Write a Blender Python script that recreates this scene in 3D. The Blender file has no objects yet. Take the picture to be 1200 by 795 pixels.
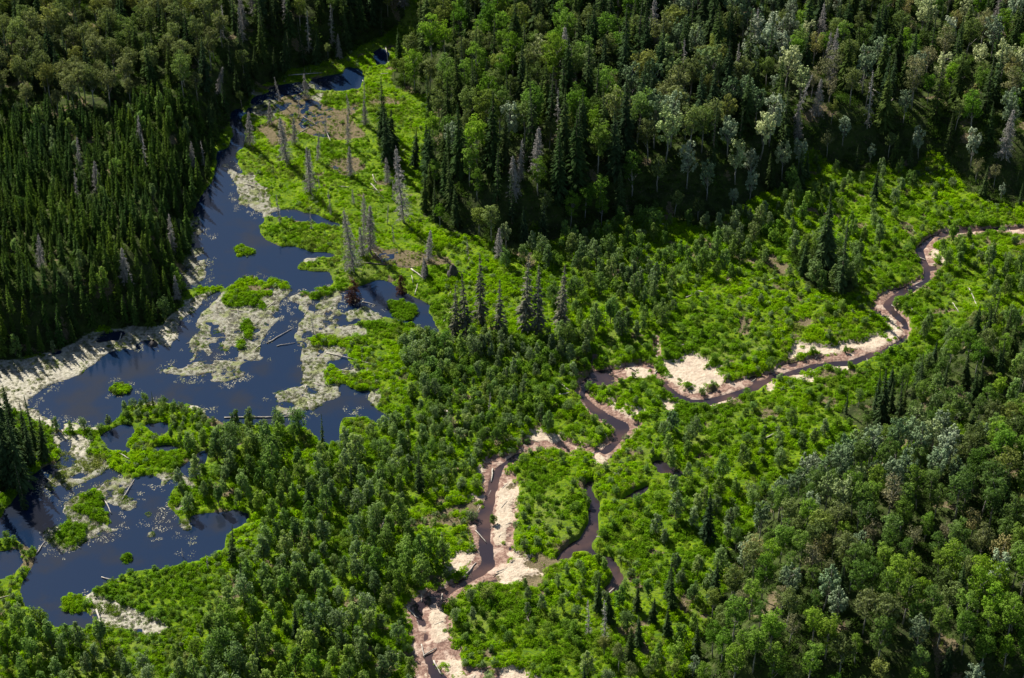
import bpy, math, random
import numpy as np
from mathutils import Vector, Matrix
rng = np.random.default_rng(11)
random.seed(5)
SC = bpy.context.scene
COL = SC.collection

# ------------------------------------------------------------------ camera, sky, sun, exposure
HCAM, PITCH = 276.0, math.radians(35.0)
DCAM = HCAM / math.tan(PITCH)
FPX = 2406.0
cam = bpy.data.objects.new('camera', bpy.data.cameras.new('camera'))
COL.objects.link(cam)
cam.location = (0, -DCAM, HCAM)
cam.rotation_euler = (math.pi/2 - PITCH, 0, 0)
cam.data.sensor_width = 36.0
cam.data.lens = 36.0*FPX/1200.0
cam.data.clip_start = 1.0
cam.data.clip_end = 20000
SC.camera = cam

SUN_ELEV = math.radians(41.0)
sx, sy = -0.58, 0.815                       # compass direction towards the sun: behind the scene, to the left
n_ = math.hypot(sx, sy); sx /= n_; sy /= n_
to_sun = Vector((sx*math.cos(SUN_ELEV), sy*math.cos(SUN_ELEV), math.sin(SUN_ELEV)))
sun = bpy.data.objects.new('sun', bpy.data.lights.new('sun', 'SUN'))
COL.objects.link(sun)
sun.rotation_euler = to_sun.to_track_quat('Z', 'Y').to_euler()
sun.data.energy = 5.0
sun.data.angle = math.radians(0.5)
sun.data.color = (1.0, 0.95, 0.86)
W = bpy.data.worlds.new("World"); SC.world = W; W.use_nodes = True
wn = W.node_tree; bg = wn.nodes['Background']
sky = wn.nodes.new('ShaderNodeTexSky'); sky.sky_type = 'NISHITA'; sky.sun_disc = False
sky.sun_elevation = SUN_ELEV
sky.sun_rotation = math.atan2(sx, sy)
sky.altitude = 300
wn.links.new(sky.outputs[0], bg.inputs[0]); bg.inputs[1].default_value = 0.052
SC.view_settings.view_transform = 'Standard'; SC.view_settings.look = 'None'
SC.view_settings.exposure = 1.12; SC.view_settings.gamma = 1.0
SC.view_settings.use_curve_mapping = False
SC.render.engine = 'CYCLES'
SC.cycles.max_bounces = 6; SC.cycles.diffuse_bounces = 2; SC.cycles.transmission_bounces = 4

# ------------------------------------------------------------------ photograph coordinates <-> ground
SP, CP = math.sin(PITCH), math.cos(PITCH)
def px2w(u, v, z=0.0):
    """point of the ground (height z) seen at photograph position u, v"""
    a = (u-600.0)/FPX; b = (397.5-v)/FPX
    dy = CP + b*SP; dz = -SP + b*CP
    t = (z-HCAM)/dz
    return (a*t, -DCAM + dy*t)
def w2px(x, y, z=0.0):
    Y = y + DCAM; Z = z - HCAM
    d = Y*CP - Z*SP
    return 600.0 + FPX*x/d, 397.5 - FPX*(Y*SP + Z*CP)/d
def pxscale(v):
    x, y = px2w(600, v)
    return FPX/((y+DCAM)*CP + HCAM*SP)

# ------------------------------------------------------------------ the map (traced outlines, photograph pixels)
WATER = [
 # long main pond
 [(35,465),(50,455),(80,445),(100,437),(104,428),(123,417),(140,413),(160,412),(163,400),(180,405),(200,405),(207,397),(208,385),(214,375),(227,368),(240,350),(263,338),(300,322),(343,338),(360,333),(372,345),(400,340),(420,338),(438,330),(455,332),(470,340),(484,350),(500,360),(508,378),(520,397),(512,402),(500,390),(480,378),(455,372),(446,368),(430,375),(410,382),(400,395),(400,410),(410,425),(424,440),(430,455),(440,480),(460,492),(445,497),(425,490),(405,488),(395,500),(398,520),(380,525),(360,505),(345,500),(300,497),(263,495),(247,485),(230,475),(187,468),(147,478),(127,495),(103,502),(60,492),(37,475)],
 # upper pond
 [(255,190),(258,176),(275,180),(283,195),(287,215),(290,235),(300,247),(318,245),(308,262),(300,268),(312,280),(330,290),(360,292),(385,295),(392,299),(372,303),(350,309),(347,315),(370,318),(388,318),(390,330),(385,337),(360,338),(343,338),(325,326),(300,325),(268,338),(227,342),(206,335),(212,310),(220,290),(222,262),(235,235),(250,207)],
 [(262,178),(272,160),(270,132),(280,126),(286,150),(284,172),(276,182)],
 [(284,138),(298,114),(325,100),(350,96),(364,103),(352,110),(325,116),(306,132)],
 [(352,104),(366,92),(402,88),(407,78),(422,78),(428,96),(418,106),(403,108),(380,106)],
 [(436,66),(445,55),(456,62),(450,78),(440,78)],
 [(400,212),(440,222),(430,219)],
 [(318,248),(345,245),(375,256),(400,266),(396,270),(366,262),(340,254),(322,256)],
 # lower left pond
 [(-60,640),(0,607),(20,580),(33,560),(60,545),(100,535),(125,548),(150,560),(200,553),(225,540),(240,525),(246,540),(228,556),(205,575),(200,592),(215,615),(225,605),(252,600),(275,598),(297,602),(290,615),(270,622),(262,640),(240,655),(200,665),(177,668),(150,672),(107,695),(98,715),(113,730),(100,738),(60,735),(30,712),(22,690),(43,660),(43,647),(17,633),(0,630),(-60,660)],
 [(-50,655),(0,648),(20,648),(27,660),(20,677),(0,677),(-50,690)],
 # little ponds inside the dam
 [(120,510),(125,523),(150,536),(160,534),(150,522),(158,508),(150,498),(140,500)],
 [(165,500),(195,492),(203,497),(190,512),(180,508)],
 [(175,525),(200,523),(220,530),(212,540),(190,537)],
 [(70,517),(80,514),(84,530),(74,540)],
 # dark side channels of the creek
 [(687,560),(697,563),(698,580),(704,600),(701,625),(694,645),(706,652),(718,655),(728,665),(736,680),(732,692),(722,690),(720,674),(706,662),(690,650),(672,655),(655,665),(648,657),(668,640),(682,630),(690,608),(686,590)],
 [(720,588),(745,578),(758,568),(762,560),(764,568),(757,582),(735,590)],
 [(763,545),(772,539),(788,545),(802,555),(796,562),(775,558)],
 [(706,694),(722,684),(735,684),(728,694),(714,700)],
]
ISLES = [   # dry ground inside the water outlines: (outline, kind)  kind g = grass, m = reed mat
 ([(187,435),(213,428),(230,415),(218,402),(228,380),(243,358),(257,346),(272,330),(300,323),(320,330),(343,338),(337,350),(325,362),(325,376),(318,386),(305,398),(303,412),(307,423),(298,436),(280,444),(253,450),(230,442),(212,442),(190,441)],'m'),
 ([(258,352),(268,338),(282,328),(296,326),(313,333),(317,345),(307,350),(300,358),(280,362),(262,360)],'g'),([(304,352),(312,356),(310,364),(303,362)],'g'),([(283,376),(292,374),(297,385),(294,396),(286,398)],'g'),([(278,400),(286,402),(284,410),(277,408)],'g'),
 ([(311,327),(320,323),(330,330),(343,336),(340,341),(325,336),(314,333)],'g'),
 ([(348,341),(362,346),(378,344),(392,340),(386,347),(370,350),(352,347)],'g'),
 ([(270,292),(281,285),(296,288),(302,294),(294,301),(277,301)],'g'),
 ([(127,458),(134,451),(145,450),(153,456),(145,464),(134,464)],'m'),
 ([(131,457),(138,452),(147,455),(143,462),(134,461)],'g'),
 ([(228,338),(250,337),(261,334),(260,341),(245,345),(228,346)],'g'),
 ([(218,262),(232,255),(244,280),(243,300),(238,325),(224,335),(206,338),(214,308),(222,290)],'m'),
 ([(274,240),(284,232),(305,222),(302,236),(292,247),(278,246)],'m'),
 ([(258,193),(270,190),(280,205),(300,212),(316,240),(302,250),(284,235),(272,212)],'m'),
 ([(345,345),(400,345),(455,372),(430,380),(440,440),(452,480),(400,486),(350,482),(352,430),(348,400),(352,370)],'s'),
 ([(165,520),(220,520),(240,535),(215,545),(165,535)],'s'),([(160,560),(215,550),(230,570),(215,600),(240,640),(215,655),(175,640),(160,600)],'s'),
 ([(340,300),(395,296),(400,304),(350,311)],'s'),([(290,200),(330,235),(345,248),(300,262),(285,240)],'s'),([(286,110),(380,96),(380,120),(300,146)],'s'),
 ([(343,345),(400,338),(405,350),(385,372),(402,385),(395,400),(385,430),(400,455),(395,470),(362,480),(335,488),(322,482),(325,462),(340,452),(352,455),(352,432),(348,408),(345,392),(355,372),(352,358),(340,355)],'m'),
 ([(362,398),(385,395),(430,396),(435,404),(395,408),(365,404)],'g'),
 ([(382,436),(395,430),(405,440),(398,455),(384,452)],'g'),
 ([(400,445),(425,440),(436,452),(420,460),(408,452)],'g'),
 ([(452,355),(470,352),(488,360),(483,375),(462,372)],'g'),
 ([(53,570),(63,555),(66,540),(80,528),(105,535),(130,545),(115,560),(95,568),(70,580),(55,578)],'m'),
 ([(72,592),(88,582),(110,575),(130,562),(155,560),(158,568),(140,582),(120,588),(117,600),(130,620),(143,620),(142,626),(122,630),(100,632),(78,648),(62,642),(48,630),(50,620),(70,618),(85,610),(75,602)],'m'),
 ([(85,600),(95,582),(118,578),(125,600),(128,616),(112,612)],'g'),
 ([(65,625),(80,618),(100,620),(96,630),(78,642),(68,636)],'g'),
 ([(122,585),(150,600),(160,595),(160,588),(140,580)],'m'),
 ([(70,706),(82,696),(100,698),(102,712),(90,722),(74,716)],'g'),
 ([(142,648),(154,645),(155,658),(146,662)],'g'),
 ([(128,533),(150,540),(180,548),(215,542),(220,532),(200,530),(170,530),(150,530)],'g'),
]
MAT = [    # pale dead reed shore
 [(-60,470),(0,425),(40,422),(90,402),(130,385),(165,385),(190,380),(208,365),(215,352),(240,345),(262,338),(240,352),(227,368),(214,376),(207,397),(200,405),(180,406),(165,401),(160,413),(140,413),(123,418),(104,428),(98,438),(80,446),(50,456),(37,466),(38,476),(60,493),(103,503),(127,496),(124,502),(100,508),(60,500),(45,495),(20,480),(-60,500)],
 [(60,505),(110,515),(100,535),(70,545)],[(150,470),(187,466),(230,472),(252,486),(262,492),(250,495),(232,482),(190,472),(150,480)],
 [(100,690),(113,730),(130,735),(170,745),(200,740),(190,725),(150,712),(120,700)],
]
SAND = [
 [(771,424),(785,416),(810,413),(835,424),(846,432),(838,438),(848,448),(835,458),(812,462),(795,460),(784,448),(772,436)],
 [(927,400),(953,405),(985,404),(1013,401),(1030,393),(1037,382),(1032,374),(1038,368),(1054,380),(1058,392),(1045,402),(1020,410),(985,414),(957,417),(930,418),(925,425),(917,422),(925,410)],
 [(960,434),(983,427),(1003,422),(992,436),(990,444),(978,440)],
 [(926,445),(943,436),(957,442),(953,452),(940,448)],
 [(1089,292),(1098,291),(1106,303),(1117,311),(1108,317),(1095,303)],
 [(1072,386),(1080,387),(1088,400),(1080,398)],
 [(717,442),(736,431),(762,430),(766,442),(757,448),(742,452),(726,448)],
 [(707,470),(726,471),(745,480),(752,488),(750,496),(741,490),(724,483)],
 [(771,468),(800,474),(803,480),(780,484)],[(820,476),(838,472),(858,464),(858,471),(838,480)],
 [(611,518),(625,507),(645,511),(655,507),(661,514),(640,517),(622,520)],
 [(517,595),(540,588),(563,580),(566,600),(550,614),(535,604)],
 [(525,636),(545,631),(560,638),(556,655),(545,672),(530,678),(514,660)],
 [(579,664),(590,652),(598,646),(632,656),(640,668),(628,684),(603,690),(582,684)],
 [(580,570),(592,560),(607,566),(606,585),(594,596),(602,604),(596,616),(590,640),(580,640),(577,610)],
 [(502,712),(524,706),(520,735),(530,750),(512,758),(500,743)],[(540,776),(560,768),(568,778),(545,788)],
 [(688,540),(700,528),(712,540),(700,548)],[(864,428),(880,424),(884,432),(870,432)],[(895,452),(908,450),(906,460),(898,462)],
 [(500,775),(520,768),(560,785),(580,776),(640,800),(640,830),(490,830)],
 [(555,553),(570,548),(568,556),(558,558)],
]
MUDF = [[(560,540),(612,530),(604,560),(608,600),(600,650),(582,690),(545,700),(530,690),(560,660),(562,610)], [(480,705),(530,698),(528,750),(560,775),(600,790),(600,830),(490,830),(476,740)], [(690,440),(720,430),(738,438),(704,456),(692,474),(682,460)], [(905,430),(990,412),(1002,425),(960,434),(925,447),(900,446)], [(612,520),(660,510),(690,530),(715,512),(734,518),(714,548),(684,546),(650,528)],[(1040,352),(1058,346),(1050,372),(1068,386),(1050,402),(1036,392)],[(700,470),(735,485),(752,500),(735,515),(715,500)]]
DIRT = [
 [(433,610),(480,612),(517,600),(560,585),(562,612),(530,620),(480,620),(436,620)],
 [(518,485),(530,480),(538,500),(555,505),(545,515),(528,505)],[(205,28),(225,30),(245,40),(235,46),(212,38)],
 [(330,100),(345,108),(400,130),(430,160),(400,165),(350,155),(335,138),(320,130)],[(385,188),(420,185),(430,200),(400,210)],[(440,290),(520,300),(530,312),(470,315),(430,305)],[(300,150),(330,140),(350,165),(320,172)],
 [(560,345),(568,335),(572,350),(564,362)],
]
CREEK = [ # centre lines with (half width of the bed m)
 ([(1290,262),(1240,268),(1190,273),(1160,270),(1133,273),(1108,276),(1090,283),(1080,295),(1083,306),(1091,318),(1088,328),(1075,337),(1053,345),(1036,354),(1033,362),(1043,370),(1060,378),(1065,390),(1050,401),(1030,412),(995,424),(960,430),(935,434),(915,438),(890,447),(868,456),(840,467),(815,470),(792,464),(777,452),(768,438),(755,432),(738,432),(718,441),(700,446),(687,448),(682,462),(692,478),(712,488),(730,498),(733,508),(722,520),(712,532),(700,532),(682,524),(660,520),(640,520),(622,524),(606,533),(592,545),(580,557),(576,580),(573,597),(568,615),(573,640),(572,660),(560,678),(543,688),(520,698),(500,705),(484,713),(490,728),(500,742),(498,762),(505,780),(515,800),(540,850)], 2.6),
 ([(697,445),(694,430),(699,420)],0.9),
 ([(770,420),(770,408),(768,395)],0.8),
]
RUN = [ # thread of running water, half width m
 ([(1290,260),(1190,268),(1130,270),(1090,278),(1076,292),(1085,316),(1086,330),(1056,346),(1040,358),(1056,374),(1068,388),(1052,404),(1030,414),(995,427),(950,432),(915,441),(870,459),(830,472),(800,469),(779,456),(768,440)], 0.85),
 ([(706,446),(688,450),(682,462),(690,476),(714,491),(730,502),(722,518),(708,530)], 1.0),
 ([(606,533),(588,547),(578,562),(572,590),(566,615),(571,640),(571,662),(545,685),(508,700),(486,712),(497,735),(499,765),(516,795),(540,850)], 0.9),
]
# ------------------------------------------------------------------ stands of trees (outline of where their feet stand)
ST = [ # name, hill, spacing m, kinds [(kind, weight, h0, h1)], outline
 ('left', 1, 2.2, [('narrow_spruce_tree',.89,5,10.5),('young_tree',.08,5,8),('dead_spruce',.03,8,12)], [(-250,181),(100,180),(200,165),(258,155),(247,202),(232,240),(222,270),(224,335),(212,357),(196,384),(150,388),(122,384),(100,402),(60,415),(0,428),(-250,450)]),
 ('upper left', 1, 4.0, [('olive_aspen_tree',.80,11,15),('spruce_tree',.2,12,17)], [(-250,-250),(330,-250),(330,30),(290,70),(258,155),(200,165),(100,180),(-250,181)]),
 ('upper left edge', 1, 3.4, [('spruce_tree',.75,13,20),('dead_spruce',.1,12,18),('olive_aspen_tree',.15,10,14)], [(330,-250),(480,-250),(475,30),(440,45),(402,70),(340,85),(328,96),(300,104),(288,125),(265,150),(240,190),(236,160),(270,70),(300,30)]),
 ('upper forest', 1, 4.1, [('poplar_tree',.32,14,19),('olive_aspen_tree',.26,13,18),('silver_poplar_tree',.04,13,17),('spruce_tree',.36,15,24),('dead_spruce',.04,12,17)], [(465,-250),(750,-250),(750,268),(700,262),(640,285),(600,295),(570,285),(530,272),(500,255),(492,200),(490,150),(490,110),(475,70)]),
 ('silver forest', 1, 4.1, [('silver_poplar_tree',.46,13,18),('olive_aspen_tree',.14,13,17),('spruce_tree',.36,15,23),('dead_spruce',.06,12,17)], [(750,-250),(930,-250),(930,232),(880,250),(830,262),(750,268)]),
 ('far right forest', 1, 4.1, [('silver_poplar_tree',.13,11,16),('poplar_tree',.16,10,15),('spruce_tree',.36,13,20),('dead_spruce',.06,11,16),('tan_aspen_tree',.15,11,15),('olive_aspen_tree',.15,10,15)], [(930,-250),(1450,-250),(1450,225),(1180,238),(1120,218),(1060,198),(1000,212),(930,230)]),
 ('spruce wedge', 0, 3.3, [('spruce_tree',1,13,18)], [(428,150),(450,148),(462,190),(455,205),(435,190)]),
 ('spruce wall', 1, 4.0, [('spruce_tree',.75,15,26),('poplar_tree',.2,11,16),('dead_spruce',.05,12,16)], [(478,200),(500,200),(560,225),(600,240),(650,225),(700,215),(740,225),(690,245),(640,262),(600,280),(560,286),(520,272),(485,262)]),
 ('young slope', 0, 2.9, [('young_tree',.8,4,8.5),('willow_shrub',.2,2.4,3.6)], [(560,292),(600,296),(650,282),(700,262),(840,262),(900,240),(940,215),(960,260),(900,290),(870,330),(820,350),(790,390),(740,405),(700,420),(660,400),(640,370),(690,340)]),
 ('snag meadow', 0, 11.0, [('dead_spruce',1,4,11)], [(300,125),(420,95),(440,150),(450,200),(480,262),(500,300),(530,330),(500,340),(440,325),(400,300),(340,250),(300,190)]),
 ('slope', 0, 3.6, [('young_tree',.75,4,7.5),('spruce_tree',.1,8,12),('willow_shrub',.15,2,3)], [(930,205),(1060,190),(1070,230),(1040,265),(1010,300),(960,345),(930,300),(940,250)]),
 ('grove by the creek meadow', 0, 2.6, [('young_tree',.7,5,8),('spruce_tree',.3,10,14)], [(930,300),(960,290),(1000,320),(1005,345),(975,350),(940,335)]),
 ('thicket', 0, 2.2, [('willow_shrub',.55,2.2,4.2),('young_tree',.44,3.5,7.5),('dead_spruce',.01,6,8)], [(470,430),(520,405),(533,392),(660,390),(690,425),(672,450),(660,470),(610,500),(595,520),(560,540),(540,560),(545,580),(500,600),(440,560),(420,520),(470,490)]),
 ('lower left wood', 0, 2.9, [('spruce_tree',.03,7,10),('young_tree',.82,5,9.5),('willow_shrub',.15,2,3)], [(228,560),(245,538),(258,515),(300,520),(380,530),(430,555),(480,590),(500,600),(470,612),(430,612),(432,640),(490,640),(520,680),(480,705),(470,740),(490,830),(500,1050),(-250,1050),(-250,735),(20,725),(60,750),(120,765),(170,785),(230,770),(260,720),(300,650),(300,608),(290,600),(238,605),(220,590)]),
 ('left wood', 0, 3.4, [('spruce_tree',.8,13,18),('young_tree',.2,4,7)], [(-250,500),(0,505),(30,505),(50,520),(40,540),(20,560),(0,590),(-250,660)]),
 ('dam shrubs', 0, 2.0, [('willow_shrub',.7,1.6,2.8),('young_tree',.3,3,5)], [(60,497),(103,505),(128,498),(148,480),(188,470),(228,478),(245,488),(258,500),(240,515),(225,520),(200,505),(170,490),(140,495),(120,512),(118,525),(90,515),(66,508)]),
 ('dam inner shrubs', 0, 2.2, [('willow_shrub',.6,1.4,2.6),('young_tree',.4,3.5,6)], [(180,512),(215,500),(250,510),(250,532),(225,535),(200,522),(178,524)]),
 ('pond lip', 0, 1.8, [('willow_shrub',1,1.4,2.4)], [(-50,632),(0,632),(17,636),(42,650),(40,662),(22,690),(24,705),(30,725),(0,720),(-50,720),(-50,690),(20,690),(30,672),(28,655),(15,645),(-50,650)]),
 ('boggy flat', 0, 1.7, [('willow_shrub',.25,1.2,2.0),('low_shrub',.75,.7,1.3)], [(108,700),(140,678),(178,668),(240,660),(300,625),(300,660),(260,720),(230,770),(170,785),(150,740),(190,735),(165,715),(125,712)]),
 ('bottom middle shrubs', 0, 2.6, [('willow_shrub',.6,1.6,2.8),('young_tree',.4,3,5)], [(520,705),(560,690),(600,695),(640,690),(700,660),(740,700),(720,760),(660,765),(600,720),(560,730),(525,740)]),
 ('spruce clump', 0, 3.4, [('spruce_tree',.32,6,11),('young_tree',.45,4.5,7.5),('olive_aspen_tree',.2,6,8),('dead_spruce',.03,7,9)], [(680,740),(700,705),(745,700),(800,690),(850,720),(840,790),(760,830),(690,830)]),
 ('meadow right edge', 0, 3.3, [('young_tree',.7,4,7.5),('willow_shrub',.3,2,3)], [(1100,285),(1200,275),(1450,270),(1450,380),(1200,390),(1150,400),(1120,420),(1090,420),(1080,400),(1130,350),(1100,330)]),
 ('meadow below creek', 0, 3.3, [('young_tree',.65,4,8),('willow_shrub',.4,1.8,3)], [(760,560),(800,500),(830,530),(880,520),(920,500),(1000,500),(1010,540),(900,600),(860,640),(850,700),(800,700),(760,640),(740,600)]),
 ('lower right edge', 1, 3.4, [('spruce_tree',.36,8,14),('young_tree',.32,5,9),('poplar_tree',.22,8,12),('olive_aspen_tree',.1,8,12)], [(985,500),(1010,485),(1060,470),(1110,430),(1160,410),(1450,380),(1450,560),(1150,560),(1060,560),(990,540)]),
 ('silver clump', 1, 3.0, [('silver_poplar_tree',.74,10,14),('poplar_tree',.26,9,13)], [(868,610),(900,575),(980,560),(1060,560),(1130,590),(1110,640),(1000,650),(930,640),(900,700),(885,720),(872,700)]),
 ('lower right forest', 1, 3.5, [('poplar_tree',.72,9,15),('olive_aspen_tree',.13,10,14),('tan_aspen_tree',.05,9,13),('silver_poplar_tree',.06,9,13),('spruce_tree',.04,9,13)], [(820,770),(850,720),(872,700),(900,700),(930,640),(1000,650),(1110,640),(1060,560),(1150,560),(1450,560),(1450,1050),(760,1050),(760,820)]),
 ('brown grove', 1, 3.1, [('tan_aspen_tree',.22,9,12),('olive_aspen_tree',.45,9,13),('poplar_tree',.33,9,13)], [(905,680),(940,640),(960,700),(940,740),(880,760),(800,800),(800,760),(850,730)]),
 ('silver corner', 1, 3.4, [('silver_poplar_tree',.35,9,13),('poplar_tree',.65,9,13)], [(1110,790),(1200,760),(1300,760),(1300,900),(1100,900)]),
]
FOREST_FAR = [(-250,-250),(1450,-250),(1450,240)]

# ------------------------------------------------------------------ rasterising onto the terrain grid
def grade(lo, hi, step, far, g=1.28):
    a = list(np.arange(lo, hi+1e-6, step)); s = step
    while a[-1] < far: s *= g; a.append(a[-1]+s)
    s = step
    while a[0] > -far: s *= g; a.insert(0, a[0]-s)
    return np.array(a)
XS = grade(-172, 172, 0.55, 4200); YS = grade(-122, 205, 0.55, 6500)
GX, GY = np.meshgrid(XS, YS)
NY, NX = GX.shape
def wpoly(p): return [px2w(u, v) for u, v in p]
def inside(poly, X, Y):
    r = np.zeros(X.shape, bool); n = len(poly)
    for i in range(n):
        x0, y0 = poly[i]; x1, y1 = poly[(i+1) % n]
        if y0 == y1: continue
        c = ((y0 > Y) != (y1 > Y)) & (X < (x1-x0)*(Y-y0)/(y1-y0)+x0)
        r ^= c
    return r
def noise2(X, Y, scale, seed):
    r = np.random.default_rng(seed); T = r.random((256, 256)).astype(np.float32)
    x = X/scale; y = Y/scale
    xi = np.floor(x).astype(int); yi = np.floor(y).astype(int)
    fx = x-xi; fy = y-yi; fx = fx*fx*(3-2*fx); fy = fy*fy*(3-2*fy)
    a = T[yi & 255, xi & 255]; b = T[yi & 255, (xi+1) & 255]; c = T[(yi+1) & 255, xi & 255]; d = T[(yi+1) & 255, (xi+1) & 255]
    return (a*(1-fx)+b*fx)*(1-fy)+(c*(1-fx)+d*fx)*fy
def fbm(X, Y, scale, seed, o=3):
    s = 0; w = 0; a = 1
    for k in range(o):
        s = s+a*noise2(X+17.3*k, Y-9.1*k, scale, seed+k); w += a; a *= .55; scale *= .48
    return s/w
# outlines wander a little, like real shorelines
WX = GX + (fbm(GX, GY, 5, 50)-.5)*2.6; WY = GY + (fbm(GX, GY, 5, 60)-.5)*3.6
FX = GX + (fbm(GX, GY, 16, 150)-.5)*20; FY = GY + (fbm(GX, GY, 16, 160)-.5)*26
def raster(poly, warp=True, out=None, forest=False):
    w = wpoly(poly); xs = [p[0] for p in w]; ys = [p[1] for p in w]
    i0, i1 = np.searchsorted(XS, [min(xs)-3, max(xs)+3]); j0, j1 = np.searchsorted(YS, [min(ys)-3, max(ys)+3])
    if out is None: out = np.zeros((NY, NX), bool)
    S = (slice(j0, j1), slice(i0, i1))
    if forest: out[S] |= inside(w, FX[S], FY[S]); return out
    out[S] |= inside(w, (WX if warp else GX)[S], (WY if warp else GY)[S])
    return out
def stroke(line, half, out):
    w = wpoly(line)
    for (x0, y0), (x1, y1) in zip(w[:-1], w[1:]):
        m = half*2.2
        i0, i1 = np.searchsorted(XS, [min(x0, x1)-m, max(x0, x1)+m]); j0, j1 = np.searchsorted(YS, [min(y0, y1)-m, max(y0, y1)+m])
        S = (slice(j0, j1), slice(i0, i1)); X = GX[S] + (WX[S]-GX[S])*.5; Y = GY[S] + (WY[S]-GY[S])*.5
        dx, dy = x1-x0, y1-y0; t = np.clip(((X-x0)*dx+(Y-y0)*dy)/(dx*dx+dy*dy+1e-9), 0, 1)
        out[S] |= np.hypot(X-x0-t*dx, Y-y0-t*dy) < half*(max(.12, .45-.11*half)+1.35*noise2(X, Y, 8, 77))
    return out
def blur(a, r, it=2):
    a = a.astype(np.float32); k = 2*r+1
    for _ in range(it):
        for ax in (0, 1):
            p = np.pad(a, [(r+1, r) if q == ax else (0, 0) for q in (0, 1)], mode='edge')
            c = np.cumsum(p, axis=ax, dtype=np.float64)
            a = ((np.take(c, range(k, c.shape[ax]), ax)-np.take(c, range(0, c.shape[ax]-k), ax))/k).astype(np.float32)
    return a
def sm(x, a, b):
    t = np.clip((x-a)/(b-a), 0, 1); return t*t*(3-2*t)

water = np.zeros((NY, NX), bool)
for p in WATER: raster(p, True, water)
mat = np.zeros((NY, NX), bool)
for p in MAT: raster(p, True, mat)
mat &= ~water; shore = mat.copy()
isle_g = np.zeros((NY, NX), bool)
SPK = fbm(GX, GY, 3.4, 131, 3)
for p, k in ISLES:
    m = raster(p)
    if k == 's': m &= SPK > .56
    elif k == 'm': m &= SPK > .30
    if k in 'ms': mat |= m
    else: isle_g |= m
    water &= ~m
mat &= ~isle_g
mud = np.zeros((NY, NX), bool); run = np.zeros((NY, NX), bool)
for l, h in CREEK: stroke(l, h, mud)
ERO2 = fbm(GX, GY, 3.5, 191, 3)
for p in MUDF: mud |= raster(p) & (ERO2 > .36)
for l, h in RUN: stroke(l, h, run)
sand = np.zeros((NY, NX), bool)
for p in SAND: raster(p, True, sand)
dirt = np.zeros((NY, NX), bool)
for p in DIRT: raster(p, True, dirt)
ERO = fbm(GX, GY, 2.8, 171, 3)
sand &= (ERO > .36)
dirt |= (fbm(GX, GY, 5, 181, 3) > .71)
stand = np.full((NY, NX), -1, int)
hill = np.zeros((NY, NX), bool)
for k, s in enumerate(ST):
    m = raster(s[4], True, forest=s[0] in ('upper forest', 'silver forest', 'far right forest', 'spruce wall', 'young slope', 'slope', 'lower right edge', 'lower right forest', 'silver clump', 'brown grove', 'lower left wood', 'thicket')); stand[m] = k
    if s[1]: hill |= m
    else: hill &= ~m
far = (GY > 200)
hill |= far & (stand < 0); stand[(stand < 0) & (GY > 175)] = 3
Bw = blur(water, 1); Bm = blur(mud, 1); Bs = blur(sand, 1); Br = blur(run, 1); Bmat = blur(mat, 1); Bd = blur(dirt, 1)
Bh = blur(hill, 14, 3)
PU, PV = w2px(GX, GY)
creekside = sm(PU, 470, 620)*sm(PV, 150, 400)*1.0
n1 = fbm(GX, GY, 9, 3); n2 = fbm(GX, GY, 2.2, 9, 2); n3 = noise2(GX, GY, 1.1, 21)
h = 0.38 + 0.75*creekside + (n1-.5)*.7 + (n2-.5)*.45
h = np.maximum(h, 0.16+.2*n3)
def mix(a, b, t): return a*(1-t)+b*t
Bsh = blur(shore, 1)
h = mix(h, 0.075+(SPK-.47)*mix(.44, .30, Bsh)+(n3-.5)*mix(.20, .12, Bsh)+.03*Bsh, sm(Bmat, .30, .75))
h = mix(h, 0.12+(n1-.5)*.35+(n2-.5)*.42+(n3-.5)*.05, sm(Bm, .3, .7))
h = mix(h, 0.32+(n1-.5)*.3+(n2-.5)*.28, sm(Bs, .3, .7))
h = mix(h, h-.25, sm(Bd, .3, .7))
h = mix(h, -0.22, sm(Br, .3, .75))
h = mix(h, -0.7, sm(Bw, .3, .75))
HILL = 11.0*sm(Bh, .55, 1.0)
h = h + HILL + (fbm(GX, GY, 30, 41)-.5)*3.0*sm(Bh, .5, 1) + (fbm(GX, GY, 350, 42)-.3)*60*sm(np.hypot(GX, GY-60), 350, 1600)
Hh = h.astype(np.float32)
def ground(x, y):
    i = np.clip(np.searchsorted(XS, x)-1, 0, NX-2); j = np.clip(np.searchsorted(YS, y)-1, 0, NY-2)
    fx = np.clip((x-XS[i])/(XS[i+1]-XS[i]), 0, 1); fy = np.clip((y-YS[j])/(YS[j+1]-YS[j]), 0, 1)
    return (Hh[j, i]*(1-fx)+Hh[j, i+1]*fx)*(1-fy)+(Hh[j+1, i]*(1-fx)+Hh[j+1, i+1]*fx)*fy
def cell(x, y):
    return (np.clip(np.searchsorted(YS, y), 0, NY-1), np.clip(np.searchsorted(XS, x), 0, NX-1))
def at(u, v):
    """ground point seen at u, v"""
    z = 0.0
    for _ in range(5):
        x, y = px2w(u, v, z); z = float(ground(np.array(x), np.array(y)))
    return x, y, z

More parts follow.
